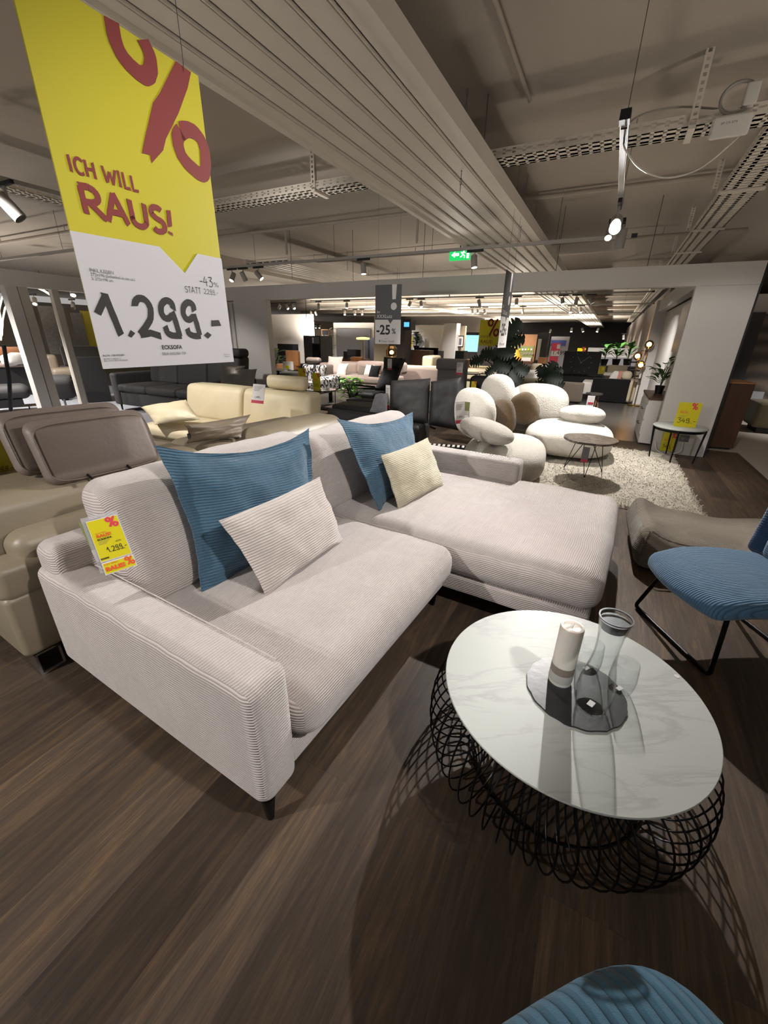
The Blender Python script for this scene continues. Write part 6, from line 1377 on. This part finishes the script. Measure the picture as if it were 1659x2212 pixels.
# right bay
m = MB(); bx(m, -9, -1.46, 11.5, 11.6, 2.0, 2.35); rstruct('trim_3', m, 'wall_white')
r, c = far('partition_post', 'tall black partition post in the right bay', 'post', 1600, 780, 10.8); fbox(r, c, 'shaft', 'wall_dark', 1594, 700, 1622, 845, 0, .2, z0=0, z1=1.99)
r, c = far('wall_picture', 'large beige flower close-up picture in the right bay', 'picture', 1650, 780, 11.2); fbox(r, c, 'canvas', 'flower_art', 1608, 704, 1760, 872, 0, .05, z0=.35, z1=1.98)
r, c = far('armchair', 'grey-green upholstered armchair at the right edge in the right bay', 'chair', 1655, 885, 9.3); fbox(r, c, 'body', 'fabric_olive', 1634, 872, 1720, 915, 0, .7, .05, z0=.10); fbox(r, c, 'base', 'black_matt', 1640, 912, 1700, 918, .05, .6, z0=0, z1=.099)
r, c = far('wall_panel', 'grey patterned low panel behind the grey-green armchair', 'panel', 1630, 880, 10.9); fbox(r, c, 'panel', 'carpet_grey', 1612, 845, 1642, 885, -.1, .0, z0=0)
r, c = far('side_lamp', 'small bright mirror reflections panel beside the black post', 'mirror', 1590, 760, 10.75); fbox(r, c, 'mirror_glass', 'chrome', 1586, 705, 1592, 840, 0, .03, z0=.4); r.name = 'wall_mirror'; r['label'] = 'narrow mirror strip beside the black partition post'

# -- left bay seen past the white posts
for i, (px, py, nm) in enumerate(((104, 908, 'nearest, pale blue-grey'), (127, 905, 'second'), (176, 895, 'third'), (245, 850, 'fourth'))):
    q = BB(A(px, py, 0)); w_ = (.16, .13, .10, .12)[i]; r = thing('partition_post', 'white partition post in the left bay, %s of four' % nm, 'post', W(8.62, q[1] if i < 3 else 6.3, 0), RB, 'white partition posts')
    m = MB(); m.box(-w_ / 2, w_ / 2, -w_ / 2, w_ / 2, 0, 2.10); m.build('shaft', ('wall_white', 'wall_warm', 'wall_warm', 'wall_warm')[i], r)
m = MB(); bx(m, 8.54, 8.70, 3.6, 6.84, 2.101, 2.33); rstruct('trim_4', m, 'wall_white')
track('lighting track at the far left above the white posts', 6.7, 16, 4.15, 2.55)
def farY(name, label, cat, px, py, y, group=None, rz=0):
    b_ = Y(px, py, y); r = thing(name, label, cat, (b_.x, b_.y, 0), R(45) + rz if rz == 0 else rz, group); r.rotation_euler = (0, 0, R(42))
    ux = Vector((math.cos(R(42)), math.sin(R(42)), 0)); n_ = Vector((-math.sin(R(42)), math.cos(R(42)), 0))
    def c(qx, qy):
        d = ray(qx, qy); t_ = (b_ - Vector((0, 0, CAMH))).dot(n_) / d.dot(n_); q = d * t_ + Vector((0, 0, CAMH)); return (q - b_).dot(ux), q.z
    return r, c
r, c = farY('lounge_chair', 'black leather scoop lounge chair seen between the white posts', 'chair', 120, 850, 8.3); fbox(r, c, 'seat', 'leather_slate', 96, 812, 160, 858, -.4, .3, .13, puff=(0, 0, .02)); fbox(r, c, 'backrest', 'leather_slate', 88, 812, 150, 820, -.3, .3, .03)
x_, z_ = c(140, 868); m = MB(); m.tube([(x_, 0, z_ + .1), (x_, 0, .02)], .02, 8); m.lathe([(0, 0), (.3, 0), (.28, .02), (0, .02)], (x_, 0, 0), 24, cap=False); m.build('swivel_base', 'steel', r)
r, c = farY('lounge_chair', 'tan leather armchair behind the black scoop chair', 'chair', 120, 800, 9.6); fbox(r, c, 'backrest', 'leather_taupe', 100, 766, 128, 808, 0, .3, .08); fbox(r, c, 'seat', 'leather_taupe', 108, 793, 160, 812, -.4, .3, .08); fbox(r, c, 'base', 'black_metal', 120, 812, 135, 820, -.1, .1, z0=0, z1=.3)
r, c = farY('pillow_bench', 'tan sofa with two white pillows at the far left', 'sofa', 20, 790, 10.5); fbox(r, c, 'back_cushion', 'fabric_tan', -30, 750, 50, 772, .2, .5, .08); fbox(r, c, 'seat', 'fabric_rose', -30, 784, 58, 792, -.4, .4, .03); fbox(r, c, 'base', 'black_matt', -30, 793, 58, 830, -.38, .4, z0=.0); r.name = 'sofa'
for i, px in enumerate((20, 36)):
    q = Y(px, 776 + 2 - i * 4, 10.2); t_ = thing('throw_pillow', 'white pillow on the far left tan sofa, %s one' % ('left', 'right')[i], 'pillow', q, R(42), 'white pillows on the tan sofa'); m = MB(); m.blob((0, 0, 0), .16, .09, .13, (0, 0, 0), 3); m.build('cover', 'fabric_white', t_)
r, c = farY('leather_bench', 'glossy black leather bench roll at the far left', 'bench', 20, 850, 8.0); fbox(r, c, 'roll', 'leather_slate', -40, 830, 66, 862, -.25, .25, .14); fbox(r, c, 'base', 'black_matt', -40, 862, 50, 870, -.2, .2, z0=.12); fbox(r, c, 'frame', 'walnut', -60, 866, 78, 869, -.1, .15, z0=.10, z1=.119); fbox(r, c, 'leg', 'black_metal', 60, 868, 63, 880, 0, .04, z0=0, z1=.12)
# LED loop lamp
r = thing('floor_lamp', 'floor lamp with curved glowing light strips at the left edge', 'lamp', A(25, 900, 0), 0)
B_ = r.location.copy()
m = MB(); m.tube([local(r, Y(8, 745, B_.y)), local(r, Y(20, 820, B_.y)), Vector((0, 0, .02))], .03, 8); m.lathe([(0, 0), (.18, 0), (.17, .025), (0, .025)], seg=24, cap=False); m.build('pole', 'black_metal', r)
for pts in (((-6, 700), (-2, 670), (4, 645), (14, 625)), ((4, 725), (6, 690), (11, 665), (20, 650)), ((2, 735), (3, 700), (0, 680), (-5, 660))):
    m = MB(); m.tube([local(r, Y(a, b, B_.y)) for a, b in pts], .011, 8); m.build('light_strip', 'led_strip', r)
r = thing('ring_lamp', 'curved glowing strip lamp hanging between the white posts', 'lamp', Y(95, 630, 9.2), 0)
m = MB(); m.tube([local(r, Y(a, b, 9.2)) for a, b in ((64, 617), (80, 621), (95, 628), (108, 636), (120, 642))], .02, 8); m.build('light_strip', 'led_strip', r)
m = MB(); m.tube([local(r, Y(95, 628, 9.2)), local(r, Y(95, 628, 9.2)) + Vector((0, 0, .35))], .004, 5); m.build('hanging_wire', 'black_metal', r)
for px, py, on, s_ in ((152, 610, 1, 1.2), (70, 634, 1, 1), (30, 622, 1, 1), (154, 645, 0, .9)):
    q = Y(px, py, 9.3); spot('%s spotlight in the left bay above the white posts' % ('shining' if on else 'unlit'), q, (.3, -.6, -.8), bool(on), s_, 'spotlights in the left bay, %s' % ('shining' if on else 'unlit'))
q = A(6, 392, 2.62); spot('large grey spotlight switched off at the upper left edge', q, (.7, .2, -1), False, 1.3, None)
r = rthing('lighting_track', 'lighting track at the upper left edge beside the big sign', 'track'); a_, b_ = BB(q); m = MB(); bx(m, a_ - .02, a_ + .02, .3, 4.1, 2.62, 2.655); m.build('rail', 'lamp_grey', r, smooth=False)
r, c = farY('wall_relief', 'silver and black shimmering relief picture in the left bay', 'picture', 120, 700, 11.0); fbox(r, c, 'relief_panel', 'silver_art', 95, 662, 150, 765, 0, .05)
r, c = farY('wall_relief', 'dark mustard relief picture beside the silver one in the left bay', 'picture', 175, 700, 11.0); fbox(r, c, 'relief_panel', 'fabric_yellow', 182, 672, 205, 748, 0, .05); fbox(r, c, 'dark_inlay', 'silver_art', 160, 676, 184, 746, -.02, -.001)
r, c = farY('dark_cabinet', 'black cabinet left of the dark leather sofa', 'cabinet', 205, 800, 9.4); fbox(r, c, 'body', 'black_matt', 178, 772, 232, 870, 0, .5, z0=0); r.name = 'cabinet'
r, c = farY('bar_table', 'grey upholstered wall bench in the left bay', 'bench', 160, 770, 10.3); fbox(r, c, 'backrest', 'fabric_charcoal', 135, 748, 215, 790, 0, .2, .04); r.name = 'bench'; fbox(r, c, 'base', 'fabric_charcoal', 135, 790, 215, 830, 0, .3, .04, z0=.05)
# price cards on the boucle sofa, books on the low table
for lb, px, py, yy, w_, h_, mt in (('white price card with red foot on the left back pad of the boucle sofa', 994, 868, 4.72, .13, .24, 0), ):
    card(lb, Y(px, py, yy), R(28), w_, h_, pr='5.499.-', tilt=-.15)
r = thing('leaflet', 'green printed leaflet beside the price card on the boucle sofa', 'leaflet', Y(1008, 868, 4.78), 0, rot=(-.15, .15, R(28))); m = MB(); m.box(-.05, .05, 0, .002, -.15, 0); m.build('card', 'label_green', r); m = MB(); m.box(-.05, .05, -.001, -.0002, -.15, -.1); m.build('white_foot', 'paper_white', r)
q = PL(782, 880, 6.85)
for i in range(2):
    r = thing('book', ('grey book at the bottom of the pile on the low dark table', 'beige book on top of the pile on the low dark table')[i], 'book', W(q[0], 6.85, PL(757, 883, 7.0)[1] + .001 + .03 * i), RB + .2 * i, 'books on the low dark table')
    m = MB(); m.box(-.12 + .01 * i, .12, -.09, .09, 0, .028); m.build('cover', ('ink_grey', 'label_beige')[i], r); m = MB(); m.box(-.115, .121, -.0905, .0905, .004, .024); m.build('pages', 'paper_white', r)
card('small red-footed price tag at the left end of the dark leather sofa', Y(234, 786, 6.3), R(30), .1, .06, pr='')
# ---------------------------------------------------------------- light
def L(name, loc, tgt, p, size, blend=.5, rad=.05, col=(1, .955, .915)): return lamp_spot(name, loc, tgt, p, size, blend, col, rad)
L('key', W(.17, 4.45, 2.40), TC + Vector((-.1, .1, 0)), 480, 88, .4, .025)
L('near_left', W(2.6, -1.8, 2.3), W(1.7, 1.1, .2), 275, 62, .6)
L('left_floor', W(4.6, -.6, 2.6), W(3.2, 1.2, 0), 10, 70, .7)
L('near_right', W(-1.3, .6, 2.6), W(1.6, 1.6, .5), 195, 58)  # unseen spot added to brighten the arm front and chaise side
L('over_sofa', W(2.6, .8, 2.9), W(2.4, 2.6, .6), 50, 80, .7)
L('boucle', W(2.4, 3.4, 2.7), W(1.3, 6.0, .5), 220, 50)
L('boucle_top', W(.25, 6.3, 2.5), W(.55, 5.6, .3), 380, 95, .7)
L('boucle_left', W(.9, 5.3, 2.6), W(1.2, 4.75, .4), 70, 55)  # extra unseen spot, added to lift the left boucle seat
L('cream', W(5.0, 1.8, 2.7), W(4.2, 3.5, .5), 320, 50)
L('pier', W(-.6, 3.6, 2.6), W(-1.1, 6.8, .5), 110, 55)
L('header', W(3.0, 3.2, 2.0), W(3.2, 6.85, 2.25), 45, 120, .8)  # added fill with no fixture, brightens the portal header
L('dark_sofa', W(6.8, 3.6, 2.6), W(7.2, 5.5, .6), 170, 70)
L('rose', W(5.6, 7.4, 2.5), W(5.5, 8.6, .5), 420, 80); L('plant', W(4.9, 7.15, 2.2), W(4.6, 7.3, .5), 220, 60)  # unseen fills added for the dim rose sofa and green plant
for i in range(6):
    for j in range(4):
        L('far', W(-0.2 + 4 * j, 9 + 5.5 * i, 2.6), W(-0.2 + 4 * j + .3, 10.5 + 5.5 * i, 0), 420, 95, .8)
L('left_store', W(8.9, 1.6, 2.5), W(9.0, 3.5, 0), 420, 80, .7)  # fill added to brighten the carpet at the left
for j in range(3): L('left_store', W(9.6 + 3 * j, 3.2, 2.6), W(10 + 3 * j, 4.5, 0), 700, 90, .8)
for j in range(2): L('right_store', W(-4 - 3 * j, 9, 2.6), W(-4 - 3 * j, 10, 0), 320, 90, .8)
# unseen spots added low down, aimed up to brighten the ceiling
def UP(hc, pc, z, p, r_=.12): L('ceiling_fill', W(hc, pc, z), W(hc, pc, 3), p, 165, .6, r_, (1, .9, .78))
for q in ((2.6, -1.6, .8, 80), (-2.6, 2.5, .9, 75), (6.6, 2.2, .9, 40), (5.2, 4.9, .9, 14), (.6, 4.9, .8, 16)): UP(*q)
for i in range(5):
    for j in range(3): UP(3.3 + 4.4 * j, 9.5 + 6.2 * i * (1 + .15 * i), 1.0, (80, 950, 2200, 2900, 3600)[i])
UP(11, 4, 1, 160); UP(-5, 8, 1, 130)
